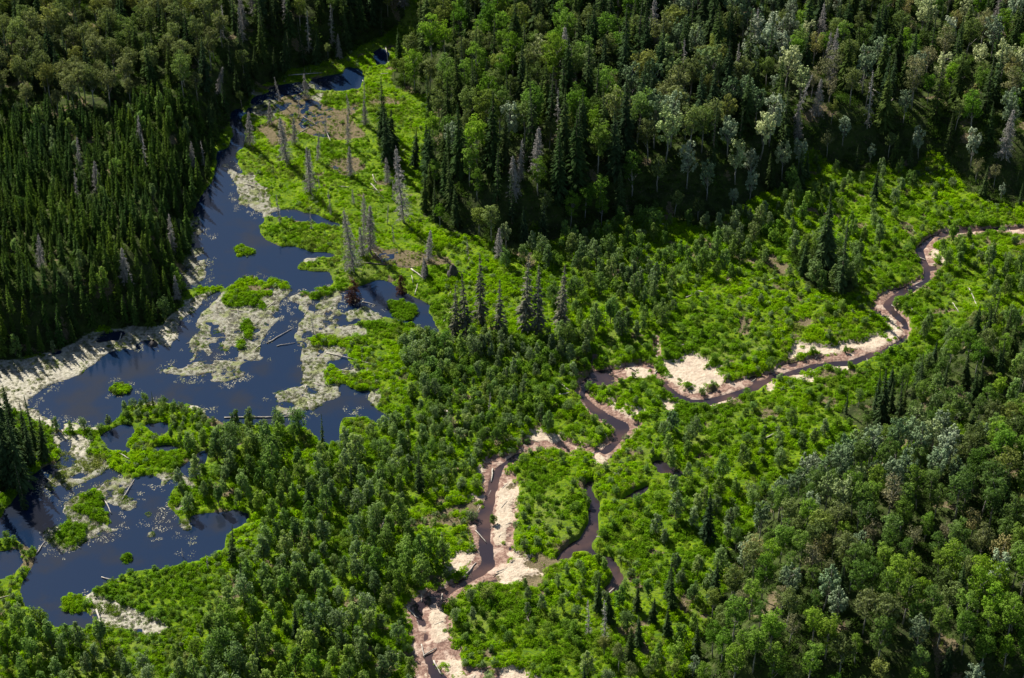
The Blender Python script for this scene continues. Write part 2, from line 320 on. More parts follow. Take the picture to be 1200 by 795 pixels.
# ------------------------------------------------------------------ materials
def newmat(name):
    m = bpy.data.materials.new(name); m.use_nodes = True; m.node_tree.nodes.clear(); return m, m.node_tree
def nd(nt, t, ins=None, **kw):
    n = nt.nodes.new(t)
    for k, v in kw.items(): setattr(n, k, v)
    for k, v in (ins or {}).items():
        if hasattr(v, 'links') or isinstance(v, bpy.types.NodeSocket): nt.links.new(v, n.inputs[k])
        else: n.inputs[k].default_value = v
    return n
def c4(c): return (c[0], c[1], c[2], 1.0)
def mixc(nt, f, a, b, bt='MIX'):
    n = nt.nodes.new('ShaderNodeMix'); n.data_type = 'RGBA'; n.blend_type = bt
    for s, v in ((n.inputs[0], f), (n.inputs[6], a), (n.inputs[7], b)):
        if isinstance(v, bpy.types.NodeSocket): nt.links.new(v, s)
        else: s.default_value = v if not isinstance(v, tuple) or len(v) == 4 else c4(v)
    return n.outputs[2]
def ramp(nt, f, a, b):
    n = nt.nodes.new('ShaderNodeMapRange'); n.interpolation_type = 'SMOOTHSTEP'
    nt.links.new(f, n.inputs[0]); n.inputs[1].default_value = a; n.inputs[2].default_value = b
    return n.outputs[0]
def mth(nt, op, a, b=0.0):
    n = nt.nodes.new('ShaderNodeMath'); n.operation = op
    for s, v in ((n.inputs[0], a), (n.inputs[1], b)):
        if isinstance(v, bpy.types.NodeSocket): nt.links.new(v, s)
        else: s.default_value = v
    return n.outputs[0]
def noise(nt, vec, scale, detail=3):
    n = nd(nt, 'ShaderNodeTexNoise', {'Scale': scale, 'Detail': detail}); nt.links.new(vec, n.inputs['Vector']); return n.outputs[0]

def leaf_mat(name, cols, trans=0.4, gloss=0.0, rough=.45, warm=(1.05, 1.25, .5, 1)):
    m, nt = newmat(name)
    oi = nd(nt, 'ShaderNodeObjectInfo'); geo = nd(nt, 'ShaderNodeNewGeometry')
    big = noise(nt, oi.outputs['Location'], 0.035, 2)
    c = mixc(nt, oi.outputs['Random'], cols[0], cols[1])
    c = mixc(nt, ramp(nt, big, .40, .62), c, cols[2])
    leaf = noise(nt, geo.outputs['Position'], 1.7, 2)
    v = nd(nt, 'ShaderNodeMapRange', {0: leaf, 1: .3, 2: .7, 3: .72, 4: 1.3})
    r2 = mth(nt, 'FRACT', mth(nt, 'MULTIPLY', oi.outputs['Random'], 7.31))
    v2 = nd(nt, 'ShaderNodeMapRange', {0: r2, 3: .75, 4: 1.25})
    hs = nd(nt, 'ShaderNodeHueSaturation', {'Color': c, 'Value': mth(nt, 'MULTIPLY', v.outputs[0], v2.outputs[0])})
    c = mixc(nt, 1.0, hs.outputs[0], oi.outputs['Color'], 'MULTIPLY')
    d = nd(nt, 'ShaderNodeBsdfDiffuse', {'Color': c})
    tc = mixc(nt, 1.0, c, warm, 'MULTIPLY')
    t = nd(nt, 'ShaderNodeBsdfTranslucent', {'Color': tc})
    mx = nd(nt, 'ShaderNodeMixShader', {0: trans, 1: d.outputs[0], 2: t.outputs[0]})
    o = mx
    if gloss:
        g = nd(nt, 'ShaderNodeBsdfGlossy', {'Color': (1, 1, 1, 1), 'Roughness': rough})
        o = nd(nt, 'ShaderNodeMixShader', {0: gloss, 1: mx.outputs[0], 2: g.outputs[0]})
    nt.links.new(o.outputs[0], nd(nt, 'ShaderNodeOutputMaterial').inputs[0])
    return m
def wood_mat(name, a, b, sc=3.0, rough=.85):
    m, nt = newmat(name)
    tc = nd(nt, 'ShaderNodeTexCoord'); oi = nd(nt, 'ShaderNodeObjectInfo')
    mp = nd(nt, 'ShaderNodeMapping', {'Vector': tc.outputs['Object'], 'Scale': (sc, sc, sc*.35)})
    f = noise(nt, mp.outputs[0], 1.0, 4)
    c = mixc(nt, ramp(nt, f, .35, .65), a, b)
    hs = nd(nt, 'ShaderNodeHueSaturation', {'Color': c, 'Value': nd(nt, 'ShaderNodeMapRange', {0: oi.outputs['Random'], 3: .8, 4: 1.15}).outputs[0]})
    p = nd(nt, 'ShaderNodeBsdfPrincipled', {'Base Color': hs.outputs[0], 'Roughness': rough})
    nt.links.new(p.outputs[0], nd(nt, 'ShaderNodeOutputMaterial').inputs[0]); return m

M = {
 'spruce': leaf_mat('spruce_needles', [(.042,.070,.024), (.060,.088,.028), (.036,.062,.028)], .22),
 'nspruce': leaf_mat('young_spruce_needles', [(.062,.108,.020), (.100,.148,.022), (.046,.085,.024)], .30),
 'greygreen': leaf_mat('thin_grey_needles', [(.105,.110,.075), (.13,.125,.09), (.09,.10,.06)], .2, warm=(1, 1, .8, 1)),
 'olive': leaf_mat('olive_aspen_leaves', [(.125,.165,.052), (.105,.160,.040), (.145,.165,.068)], .32, warm=(1.1, 1.15, .6, 1)),
 'poplar': leaf_mat('poplar_leaves', [(.100,.195,.026), (.155,.240,.030), (.110,.165,.050)], .36),
 'silver': leaf_mat('silver_leaves', [(.33,.37,.26), (.23,.28,.17), (.13,.19,.09)], .12, warm=(1, 1, .8, 1)),
 'tan': leaf_mat('tan_aspen_leaves', [(.190,.185,.090), (.150,.160,.070), (.20,.185,.105)], .25, warm=(1, 1, .7, 1)),
 'young': leaf_mat('young_tree_leaves', [(.100,.180,.036), (.160,.235,.050), (.155,.205,.100)], .34),
 'willow': leaf_mat('willow_leaves', [(.115,.190,.045), (.180,.225,.115), (.125,.215,.030)], .34),
 'under': leaf_mat('undergrowth_leaves', [(.050,.095,.014), (.07,.11,.022), (.045,.080,.018)], .3),
 'lime': leaf_mat('meadow_leaves', [(.180,.330,.006), (.250,.370,.008), (.120,.225,.010)], .45),
 'reed': leaf_mat('dead_reed', [(.28,.27,.20), (.18,.20,.10), (.31,.30,.24)], .3, warm=(1, 1, .8, 1)),
 'bog': leaf_mat('bog_sedge', [(.14,.19,.03), (.20,.21,.06), (.12,.18,.02)], .4),
 'rust': leaf_mat('rust_leaves', [(.12,.055,.04), (.14,.07,.045), (.12,.06,.04)], .2, warm=(1, .9, .7, 1)),
 'grey': wood_mat('dead_twigs', (.22,.20,.18), (.34,.32,.29)),
 'bark': wood_mat('spruce_bark', (.10,.075,.055), (.17,.14,.115)),
 'aspen': wood_mat('aspen_bark', (.19,.18,.155), (.30,.28,.25)),
 'log': wood_mat('bleached_wood', (.27,.235,.195), (.44,.40,.34), 2.0),
 'blacklog': wood_mat('charred_root', (.025,.02,.018), (.06,.05,.045), 2.0),
 'darklog': wood_mat('dark_wood', (.09,.07,.055), (.17,.14,.115), 2.0),
}

def ground_material():
    m, nt = newmat('valley_ground')
    geo = nd(nt, 'ShaderNodeNewGeometry'); P = geo.outputs['Position']
    def attr(n): return nd(nt, 'ShaderNodeAttribute', attribute_name=n).outputs['Fac']
    nf = noise(nt, P, 1.6, 5); nm = noise(nt, P, .35, 4); nb = noise(nt, P, .06, 3); nff = noise(nt, P, 6.0, 3)
    grass = mixc(nt, ramp(nt, nm, .38, .62), (.070,.125,.004), (.120,.185,.006))
    grass = mixc(nt, ramp(nt, nf, .46, .66), grass, (.045,.09,.012))
    grass = mixc(nt, mth(nt, 'MULTIPLY', ramp(nt, nb, .5, .7), .5), grass, (.13,.15,.04))
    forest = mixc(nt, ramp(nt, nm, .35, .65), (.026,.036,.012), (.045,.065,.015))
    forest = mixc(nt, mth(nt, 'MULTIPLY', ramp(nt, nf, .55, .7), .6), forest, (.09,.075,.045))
    sandc = mixc(nt, ramp(nt, nf, .35, .7), (.47,.395,.30), (.36,.285,.21))
    sandc = mixc(nt, mth(nt, 'MULTIPLY', ramp(nt, nm, .5, .75), .8), sandc, (.35,.26,.20))
    sandc = mixc(nt, ramp(nt, nff, .62, .72), sandc, (.20,.14,.10))
    mudc = mixc(nt, ramp(nt, nf, .40, .62), (.17,.10,.078), (.29,.195,.15))
    mudc = mixc(nt, ramp(nt, nff, .58, .70), mudc, (.085,.055,.042)); mudc = mixc(nt, ramp(nt, nm, .53, .62), mudc, (.40,.30,.235))
    matc = mixc(nt, ramp(nt, nff, .40, .62), (.30,.29,.235), (.15,.15,.11))
    matc = mixc(nt, mth(nt, 'MULTIPLY', ramp(nt, nf, .50, .60), .8), matc, (.17,.15,.12))
    matc = mixc(nt, mth(nt, 'MULTIPLY', ramp(nt, nm, .48, .62), .8), matc, (.15,.17,.06))
    # ragged edges: every mask is broken up by noise before it is used
    def edge(a, w=.5): return ramp(nt, mth(nt, 'ADD', a, mth(nt, 'MULTIPLY', mth(nt, 'SUBTRACT', nf, .5), w)), .42, .58)
    c = mixc(nt, edge(attr('forest'), 1.2), grass, forest)
    c = mixc(nt, edge(attr('mat')), c, matc)
    c = mixc(nt, mth(nt, 'MULTIPLY', edge(attr('shore'), .8), .8), c, mixc(nt, ramp(nt, nf, .4, .62), (.40,.37,.30), (.27,.25,.19)))
    c = mixc(nt, edge(attr('mud'), .9), c, mudc)
    c = mixc(nt, edge(attr('sand'), 1.5), c, sandc)
    c = mixc(nt, edge(attr('dirt'), 1.4), c, mixc(nt, ramp(nt, nff, .4, .6), (.165,.125,.08), (.075,.07,.03)))
    z = nd(nt, 'ShaderNodeSeparateXYZ', {0: P}).outputs[2]
    wet = mth(nt, 'SUBTRACT', 1.0, ramp(nt, z, -.02, .09))
    c = mixc(nt, mth(nt, 'MULTIPLY', wet, .45), c, (.06,.045,.035))
    bmp = nd(nt, 'ShaderNodeBump', {'Strength': .8, 'Distance': .35, 'Height': mth(nt, 'ADD', nf, mth(nt, 'MULTIPLY', nff, .4))})
    p = nd(nt, 'ShaderNodeBsdfPrincipled', {'Base Color': c, 'Roughness': .92, 'Normal': bmp.outputs[0]})
    p.inputs['Specular IOR Level'].default_value = .04
    nt.links.new(p.outputs[0], nd(nt, 'ShaderNodeOutputMaterial').inputs[0]); return m
def water_material(name, deep, silt, amount, rough=.05):
    m, nt = newmat(name)
    P = nd(nt, 'ShaderNodeNewGeometry').outputs['Position']
    n1 = noise(nt, P, .10, 4); n2 = noise(nt, P, 2.2, 4)
    c = mixc(nt, mth(nt, 'MULTIPLY', ramp(nt, n1, .45, .7), amount), deep, silt)
    b = nd(nt, 'ShaderNodeBump', {'Strength': .06, 'Distance': .1, 'Height': n2})
    p = nd(nt, 'ShaderNodeBsdfPrincipled', {'Base Color': c, 'Roughness': rough, 'IOR': 1.33, 'Normal': b.outputs[0]})
    nt.links.new(p.outputs[0], nd(nt, 'ShaderNodeOutputMaterial').inputs[0]); return m

# ------------------------------------------------------------------ mesh helpers
def mesh_np(name, V, F, mats, mi=None, smooth=False):
    """V (n,3), F list of (k,w) int arrays"""
    me = bpy.data.meshes.new(name); V = np.asarray(V, np.float32)
    me.vertices.add(len(V)); me.vertices.foreach_set('co', V.ravel())
    nl = sum(f.size for f in F); npol = sum(len(f) for f in F)
    me.loops.add(nl); me.polygons.add(npol)
    me.loops.foreach_set('vertex_index', np.concatenate([f.ravel() for f in F]).astype(np.int32))
    tot = np.concatenate([np.full(len(f), f.shape[1], np.int32) for f in F])
    st = np.concatenate([[0], np.cumsum(tot)[:-1]]).astype(np.int32)
    me.polygons.foreach_set('loop_start', st)
    if mi is not None: me.polygons.foreach_set('material_index', np.asarray(mi, np.int32))
    if smooth: me.polygons.foreach_set('use_smooth', np.ones(npol, bool))
    for m in mats: me.materials.append(m)
    me.update(calc_edges=True); me.validate(); return me
class Buf:
    def __init__(s): s.v = []; s.q = []; s.n = 0
    def add(s, v, f):
        s.v.append(np.asarray(v, float)); s.q.append(np.asarray(f, int)+s.n); s.n += len(v)
    def tube(s, pts, rad, k=5):
        pts = np.asarray(pts, float); n = len(pts); ring = []
        for i in range(n):
            t = pts[min(i+1, n-1)]-pts[max(i-1, 0)]; t /= np.linalg.norm(t)+1e-9
            a = np.cross(t, (0.31, 0.95, 0.02) if abs(t[2]) > .5 else (0, 0, 1)); a /= np.linalg.norm(a)+1e-9; b = np.cross(t, a)
            th = np.arange(k)*2*math.pi/k
            ring.append(pts[i]+rad[i]*(np.outer(np.cos(th), a)+np.outer(np.sin(th), b)))
        f = [(i*k+j, i*k+(j+1) % k, (i+1)*k+(j+1) % k, (i+1)*k+j) for i in range(n-1) for j in range(k)]
        v = np.concatenate(ring+[pts[:1], pts[-1:]])
        f += [(n*k, (j+1) % k, j, n*k) for j in range(0)]
        s.add(v, f)
        c0 = s.n-2; base = s.n-len(v)
        tris = [(c0, base+(j+1) % k, base+j) for j in range(k)]+[(c0+1, base+(n-1)*k+j, base+(n-1)*k+(j+1) % k) for j in range(k)]
        s.t = getattr(s, 't', []); s.t += tris
    def leaves(s, c, nrm, size, asp=.65, r=rng):
        N = len(c); nrm = nrm/(np.linalg.norm(nrm, axis=1, keepdims=True)+1e-9)
        a = np.cross(nrm, r.normal(size=(N, 3))); a /= np.linalg.norm(a, axis=1, keepdims=True)+1e-9; b = np.cross(nrm, a)
        sz = np.asarray(size).reshape(-1, 1)*np.ones((N, 1))
        bend = nrm*sz*.25
        v = np.stack([c-a*sz, c-b*sz*asp+bend, c+a*sz, c+b*sz*asp-bend*0], 1).reshape(-1, 3)
        s.add(v, np.arange(4*N).reshape(-1, 4))
    def mesh(s, name, mats, mi=None):
        F = [np.concatenate(s.q)]
        if getattr(s, 't', None): F.append(np.array(s.t))
        return mesh_np(name, np.concatenate(s.v), F, mats, mi)
def clumps(B, C, R, per, leaf, up=.3, squash=.8, r=rng):
    for c, rad in zip(C, R):
        d = r.normal(size=(per, 3)); d /= np.linalg.norm(d, axis=1, keepdims=True)
        q = rad*(r.random((per, 1))**.33)
        p = c+d*q*np.array([1, 1, squash])
        B.leaves(p, d*1.0+r.normal(size=(per, 3))*.30+np.array([0, 0, up]), leaf*(.7+.6*r.random(per)), r=r)

# ------------------------------------------------------------------ prototypes: each a dict of part name -> mesh, with design height
def p_spruce(H, R, seed, whorl=.55, nb=8, mat='spruce', lower=.06, thin=1.0, name='spruce'):
    r = np.random.default_rng(seed); B = Buf(); T = Buf()
    T.tube([(0, 0, -.4), (0, 0, H*.5), (0, 0, H)], [H*.014, H*.009, .02], 6)
    z = H*lower; V = []; lop = r.random()*6.28
    while z < H*.985:
        t = (z/H-lower)/(1-lower)
        rad = R*(1-t)**.82*(.45+.55*min(1, t*6+.35))*(1+.12*math.sin(3*t*6.28+lop))
        n = max(4, int(nb*(1-.45*t)))
        for k in range(n):
            if r.random() > thin: continue
            a = 6.283*k/n+r.random()*.9; L = rad*(.62+.55*r.random()); ca, sa = math.cos(a), math.sin(a)
            droop = .30+.25*(1-t); w = L*.14+.06; zz = z+r.normal()*.12
            p0 = np.array((0, 0, zz)); 
            pts = [np.array((ca*L*s, sa*L*s, zz-droop*L*s*s+.08*L*s)) for s in (.12, .5, .82, 1.06)]
            side = np.array((-sa, ca, 0)); ws = (w*.5, w*1.15, w*.8, .02)
            base = len(V)*0
            vv = []
            for p, ww in zip(pts, ws):
                tw = r.normal()*.6; s2 = side*math.cos(tw)+np.array((0, 0, math.sin(tw)))
                vv += [p-s2*ww-np.array((0, 0, ww*.35)), p+np.array((0, 0, .02)), p+s2*ww-np.array((0, 0, ww*.35))]
            f = []
            for i in range(3):
                f += [(3*i, 3*i+1, 3*i+4, 3*i+3), (3*i+1, 3*i+2, 3*i+5, 3*i+4)]
            B.add(vv, f)
            m = max(3, int(L*5)); s = r.random(m)*.8+.2
            c = np.stack([ca*L*s+side[0]*r.normal(size=m)*w, sa*L*s+side[1]*r.normal(size=m)*w, zz-droop*L*s*s-.1*L*r.random(m)], 1)
            B.leaves(c, r.normal(size=(m, 3))*.8+np.array((ca, sa, .3)), .10+.11*r.random(m)+.02*L, .4, r=r)
        z += whorl*(1-.35*t)*(.85+.3*r.random())
    m = 14; zz = H*(.93+.08*r.random(m)); c = np.stack([r.normal(size=m)*.08, r.normal(size=m)*.08, zz], 1)
    B.leaves(c, r.normal(size=(m, 3)), .16, .4, r=r)
    return {'trunk': T.mesh(name+'_trunk', [M['bark']]), 'crown': B.mesh(name+'_crown', [M[mat]])}, H
def p_dead(H, R, seed, dens=1.0, mat='grey', name='dead_spruce'):
    r = np.random.default_rng(seed); B = Buf(); T = Buf()
    lean = r.normal(size=2)*.035*H
    T.tube([(0, 0, -.4), (lean[0]*.4, lean[1]*.4, H*.5), (lean[0], lean[1], H)], [H*.012+.03, H*.008+.02, .025], 6)
    z = H*.08
    while z < H*.97:
        t = z/H; n = int(7*dens)+1
        for k in range(n):
            if r.random() < .18: continue
            a = r.random()*6.283; L = R*(1-t)**.75*(.45+.75*r.random())+.12; ca, sa = math.cos(a), math.sin(a)
            b = np.array((lean[0]*t, lean[1]*t, z)); dr = .35*r.random()+.1
            e = b+np.array((ca*L, sa*L, -dr*L)); mid = b+np.array((ca*L*.55, sa*L*.55, -dr*L*.25+.05))
            B.tube([b, mid, e], [.05, .035, .012], 3)
            m = int(4+7*L*dens); s = .25+.75*r.random(m)
            c = b+(e-b)*s[:, None]+r.normal(size=(m, 3))*np.array([.10, .10, .12])*(.5+.3*L)-np.array((0, 0, .08))
            B.leaves(c, r.normal(size=(m, 3)), .10+.14*r.random(m), .16, r=r)
        z += .36*(.8+.4*r.random())/max(dens, .5)**.3
    return {'trunk': T.mesh(name+'_trunk', [M[mat]]), 'bare_branches': B.mesh(name+'_branches', [M[mat]])}, H
def p_leafy(H, R, base, seed, nc, per, leaf, mat, bark='aspen', shape='oval', squash=.8, name='leafy', stems=1, up=.3, rc=.36):
    r = np.random.default_rng(seed); B = Buf(); T = Buf(); C = []; RR = []
    top = H; mid = base+(top-base)*.55; rz = (top-base)*.5
    for k in range(nc):
        for _ in range(40):
            d = r.normal(size=3); d /= np.linalg.norm(d); q = r.random()**.4*.86
            t = .5+.5*d[2]*q
            if shape == 'cone': rr = R*(1-t)**.6*1.12+.08*R
            elif shape == 'dome': rr = R*math.sqrt(max(0, 1-t*t))
            else: rr = R*math.sqrt(max(0, 1-(2*t-1)**2))
            a = math.atan2(d[1], d[0]); rad = rr*(r.random()**.5)*.86
            p = np.array((math.cos(a)*rad, math.sin(a)*rad, base+(top-base)*t*.93))
            if all(np.linalg.norm((p-c)*(1, 1, .8)) > R*rc*.8 for c in C): break
        C.append(p); RR.append(R*rc*(.75+.55*r.random())*(1-.25*t if shape == 'cone' else 1))
    clumps(B, C, RR, per, leaf, up, squash, r)
    if stems == 1:
        w = r.normal(size=2)*.15
        zt = base+(top-base)*.6
        T.tube([(0, 0, -.4), (w[0], w[1], base*.6+.2), (0, 0, zt)], [H*.012+.03, H*.010+.02, .03], 6)
        for c in C[::2]:
            z0 = max(base*.75, c[2]-abs(c[0])-abs(c[1])-.6)
            T.tube([(0, 0, min(z0, zt-.1)), (c[0]*.5, c[1]*.5, (z0+c[2])*.5), tuple(c)], [.06+.004*H, .04, .015], 3)
    else:
        for c in C[:stems]:
            T.tube([(c[0]*.12, c[1]*.12, -.3), (c[0]*.5, c[1]*.5, c[2]*.55), tuple(c)], [.06, .045, .015], 4)
    return {'trunk' if stems == 1 else 'stems': T.mesh(name+'_trunk', [M[bark]]), 'crown' if stems == 1 else 'foliage': B.mesh(name+'_crown', [M[mat]])}, H
P = {
 'spruce_tree': [p_spruce(18, 2.7, 100, nb=9), p_spruce(18, 1.7, 101, nb=8, thin=.8), p_spruce(18, 3.1, 102, nb=10, thin=.85), p_spruce(18, 2.3, 103, thin=.75), p_spruce(18, 2.7, 104, nb=9)],
 'narrow_spruce_tree': [p_spruce(10, 1.65+.12*(i-2), 110+i, whorl=.42, nb=8, mat='nspruce', lower=.10, name='narrow_spruce') for i in range(5)],
 'olive_aspen_tree': [p_leafy(13, 2.5, 5.2, 120+i, 26, 60, .20, 'olive', name='olive_aspen') for i in range(5)],
 'poplar_tree': [p_leafy(14, 2.4, 3.4+.7*(i % 3), 130+i, 28, 62, .20, 'poplar', name='poplar') for i in range(5)],
 'silver_poplar_tree': [p_leafy(14, 2.5, 3.8, 140+i, 42, 34, .21, 'silver', squash=1.3, name='silver_poplar', rc=.22) for i in range(5)],
 'tan_aspen_tree': [p_leafy(12, 2.3, 4.5, 150+i, 26, 34, .17, 'tan', name='tan_aspen') for i in range(4)],
 'young_tree': [p_leafy(6.2, 1.22+.14*(i % 3), .35, 160+i, 22, 52, .15, 'young', 'bark', 'oval' if i == 2 else 'cone', squash=1.35, rc=.40, name='young_tree') for i in range(7)],
 'willow_shrub': [p_leafy(2.9, 1.15+.25*(i % 3), .15, 170+i, 15, 50, .13, 'willow', 'bark', 'dome' if i % 2 else 'oval', squash=1.2, name='willow', stems=6) for i in range(5)],
 'low_shrub': [p_leafy(1.2, .85, .05, 180+i, 8, 24, .12, 'willow', 'bark', 'dome', name='low_shrub', stems=4, rc=.42) for i in range(4)],
}
P['dead_spruce'] = DEAD = [p_dead(16, 2.4, 200, 1.1), p_dead(16, 2.0, 201, .9), p_dead(12, 2.0, 202, 1.3), p_dead(12, 1.1, 203, .5)]
GREYGREEN = [p_spruce(15, 1.9, 210+i, nb=8, mat='greygreen', thin=.8, name='grey_spruce') for i in range(3)]
for g in GREYGREEN: g[0]['trunk'].materials[0] = M['grey']

# ------------------------------------------------------------------ terrain and water objects
def tag(o, label=None, cat=None, group=None, kind=None):
    if label: o['label'] = label
    if cat: o['category'] = cat
    if group: o['group'] = group
    if kind: o['kind'] = kind
    return o
idx = np.arange(NY*NX).reshape(NY, NX)
quads = np.stack([idx[:-1, :-1], idx[:-1, 1:], idx[1:, 1:], idx[1:, :-1]], -1).reshape(-1, 4)
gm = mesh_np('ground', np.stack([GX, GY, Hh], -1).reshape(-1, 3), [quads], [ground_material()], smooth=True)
stand_s = stand >= 0
SNAGM = [k for k, s in enumerate(ST) if s[0] == 'snag meadow'][0]
lowst = [k for k, s in enumerate(ST) if s[0] in ('snag meadow', 'spruce clump', 'young slope', 'slope', 'dam shrubs', 'pond lip', 'bottom middle shrubs', 'meadow right edge', 'meadow below creek', 'thicket', 'boggy flat', 'dam inner shrubs', 'lower left wood')]
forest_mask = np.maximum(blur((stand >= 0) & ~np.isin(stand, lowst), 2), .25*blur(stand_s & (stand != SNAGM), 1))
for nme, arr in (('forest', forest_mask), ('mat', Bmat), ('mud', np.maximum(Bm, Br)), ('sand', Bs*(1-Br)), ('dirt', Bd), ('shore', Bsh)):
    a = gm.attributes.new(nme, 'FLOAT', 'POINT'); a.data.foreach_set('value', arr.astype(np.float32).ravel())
go = bpy.data.objects.new('ground', gm); COL.objects.link(go); tag(go, kind='structure')
def sheet(name, pts, z, mat):
    me = bpy.data.meshes.new(name); me.from_pydata([(x, y, z) for x, y in pts], [], [list(range(len(pts)))]); me.materials.append(mat)
    o = bpy.data.objects.new(name, me); COL.objects.link(o); tag(o, kind='structure')
split = wpoly([(540,240),(545,330),(530,420),(470,540),(455,620),(400,700),(330,830)])
w_l = [(-160, -135)]+[p for p in reversed(split)]+[(-60, 230), (-160, 230)]
w_r = [p for p in split]+[(200, -135), (200, 160), (80, 160)]
w_l = [(-165, split[-1][1]-1)]+list(reversed(split))+[(split[0][0], 215), (-165, 215)]
w_r = list(split)+[(165, split[-1][1]), (165, split[0][1]+40), (split[0][0], split[0][1]+40)]
sheet('pond_water', w_l, 0.0, water_material('pond_water', (.006,.016,.040), (.018,.019,.022), .7))
sheet('creek_water', w_r, 0.0, water_material('creek_water', (.022,.017,.022), (.085,.048,.036), .7, .10))

# ------------------------------------------------------------------ scattering tree positions
taken = {}
def free(x, y, d):
    cx, cy = int(x//4), int(y//4)
    for i in range(cx-1, cx+2):
        for j in range(cy-1, cy+2):
            for (a, b, e) in taken.get((i, j), ()):
                q = max(d, e) if False else (d+e)*.5
                if (a-x)**2+(b-y)**2 < q*q: return False
    return True
def take(x, y, d): taken.setdefault((int(x//4), int(y//4)), []).append((x, y, d))
trees = {k: [] for k in P}      # kind -> [x, y, z, height, rot, stand]
SPECIAL = []                    # filled below: hand placed trees
def special(u, v, kind, h, label, var=0, lean=(0, 0), tint=None): SPECIAL.append((u, v, kind, h, label, var, lean, tint))

D = 'dead_spruce'
special(415,319,D,19,'tall grey dead spruce leaning left beside the small pond bay',0,(-.10,.02))
special(434,297,D,14.5,'grey dead spruce with dense twigs right of the tall leaning snag',2,(-.03,0))
special(426,300,D,9,'short grey snag tucked between two tall dead spruces',2)
special(364,227,D,15,'lone grey dead spruce in the bright upper meadow',0)
special(388,252,D,7.5,'thin grey snag at the meadow edge near the mid pond channel',3)
special(365,269,D,5.5,'short thin snag above the grassy peninsula',3)
special(473,261,D,23,'very tall grey dead spruce leaning left at the forest edge',1,(-.12,.02))
special(461,236,D,6,'short dark bare post left of the tallest leaning snag',3)
special(454,262,D,6,'bare dark stick standing in meadow between two leaning snags',3)
special(374,221,D,4.5,'short dark broken trunk beside the lone meadow snag',3)
special(336,190,D,14,'tall grey dead spruce above the narrow green reed bank',2)
special(293,170,D,11,'bushy grey dead spruce on the tip by the pond narrows',2)
special(328,262,D,9,'thin grey snag standing at the upper pond shore',3)
special(316,145,D,7,'small grey dead spruce in the far swamp',2)
special(328,119,D,8,'pale bare trunk leaning over the far swamp pool',3,(-.12,0))
special(350,140,D,7.5,'pale slim bare trunk right of the far swamp pool',3,(.1,0))
special(240,196,D,8,'pale snag at the foot of the left spruce stand by the narrows',3)
special(256,128,D,9,'grey leaning snag at the shaded edge of the far narrows',2,(.2,0))
special(208,352,D,7,'grey dead tree at the left shore beside the pale reed bank',2)
special(372,189,D,9,'thin grey snag with drooping twigs in the cleared swamp',1)
special(408,170,D,10,'grey dead spruce beside the dark upper meadow spruces',1)
special(533,393,'grey_spruce',14.6,'leftmost grey spruce of the row at mid meadow',0)
special(547,393,'grey_spruce',17.7,'slim grey spruce second from the left of the mid meadow row',1)
special(563,379,'grey_spruce',19.5,'tall ragged grey spruce third in the mid meadow row',2)
special(586,389,'grey_spruce',14.6,'short sparse grey spruce in the middle of the mid meadow row',0)
special(615,388,'grey_spruce',22.0,'tallest ragged spruce of the mid meadow row',1)
special(630,392,'grey_spruce',19.5,'dark ragged spruce second from the right of the mid meadow row',2)
special(656,388,'grey_spruce',18.9,'rightmost grey spruce of the row at mid meadow',0)
special(584,303,D,9.5,'grey dead spruce at the foot of the shaded forest edge',2)
special(548,300,D,5,'short thin snag in the shade below the forest edge',3)
special(368,394,D,7,'pale bare trunk standing in the speckled pond shallows',3)
special(371,397,D,2.8,'short black stub next to the pale trunk in the shallows',3)
special(378,523,'spruce_tree',8.5,'small slim dark spruce at the pond end of the log boom',1)
special(272,660,'spruce_tree',10,'slim dark spruce beside the lower left pond inlet',3)
special(244,668,D,4,'short pale stub in the reeds of the lower left pond',3)
special(214,655,D,3,'pale stub left of the pond inlet reeds',3)
special(180,478,'spruce_tree',4.5,'tiny dark spruce on the curved shrub dam',1)
special(12,570,'spruce_tree',22,'tallest dark spruce at the left edge by the pond tip',0)
special(26,575,'spruce_tree',21,'tall pointed dark spruce second from the left edge',4)
special(52,540,'spruce_tree',12,'dark spruce at the waterside right of the tall left pair',4)
special(0,560,'spruce_tree',18,'dark spruce cut by the left edge of the view',2)
special(36,545,'spruce_tree',12,'small dark spruce between the tall left pair and the shore',0)
special(30,600,'spruce_tree',13,'dark spruce overhanging the lower left pond',1)
special(966,322,'spruce_tree',24,'tall dark spruce left of the pair above the creek meadow',0)
special(984,345,'spruce_tree',22,'tall dark spruce right of the pair above the creek meadow',1)
special(832,232,'spruce_tree',20,'tall slim dark spruce standing out above the young slope',1)
special(1013,178,D,17,'tall bare forked grey tree beside the broken pale trunk',3)
special(927,178,D,15,'pale dead trunk leaning right in the far right forest',3,(.28,0))
special(560,112,'poplar_tree',18,'tall poplar with long bare trunk above the small meadow gap',0)
special(1033,500,'spruce_tree',15,'dark pointed spruce left of two at the forest corner below the creek',0)
special(1052,505,'spruce_tree',14,'dark pointed spruce right of two at the forest corner below the creek',1)
special(828,635,'spruce_tree',13,'dark conical spruce in the open left of the silver clump',4)
special(690,744,D,9,'pale bare snag among shrubs near the bottom middle spruces',3)
special(709,752,D,10.5,'pale forked snag beside the bottom middle spruces',3)
special(700,716,'spruce_tree',9,'pointed spruce beside the debris at the side channel end',0)
special(492,575,'spruce_tree',12,'dark slim spruce above the willow thicket foot',3)
special(735,500,'young_tree',1.2,'tiny shrub',0) if False else None
special(787,506,'young_tree',7,'dark round young tree standing right of the creek bend',0,tint=(.6,.72,.8,1))
special(778,512,'young_tree',5,'small green tree left of the dark round one at the bend',2)
special(787,548,'young_tree',6.5,'bushy green tree above the little brown pool',3)
special(1030,362,'young_tree',1.2,'x',0) if False else None
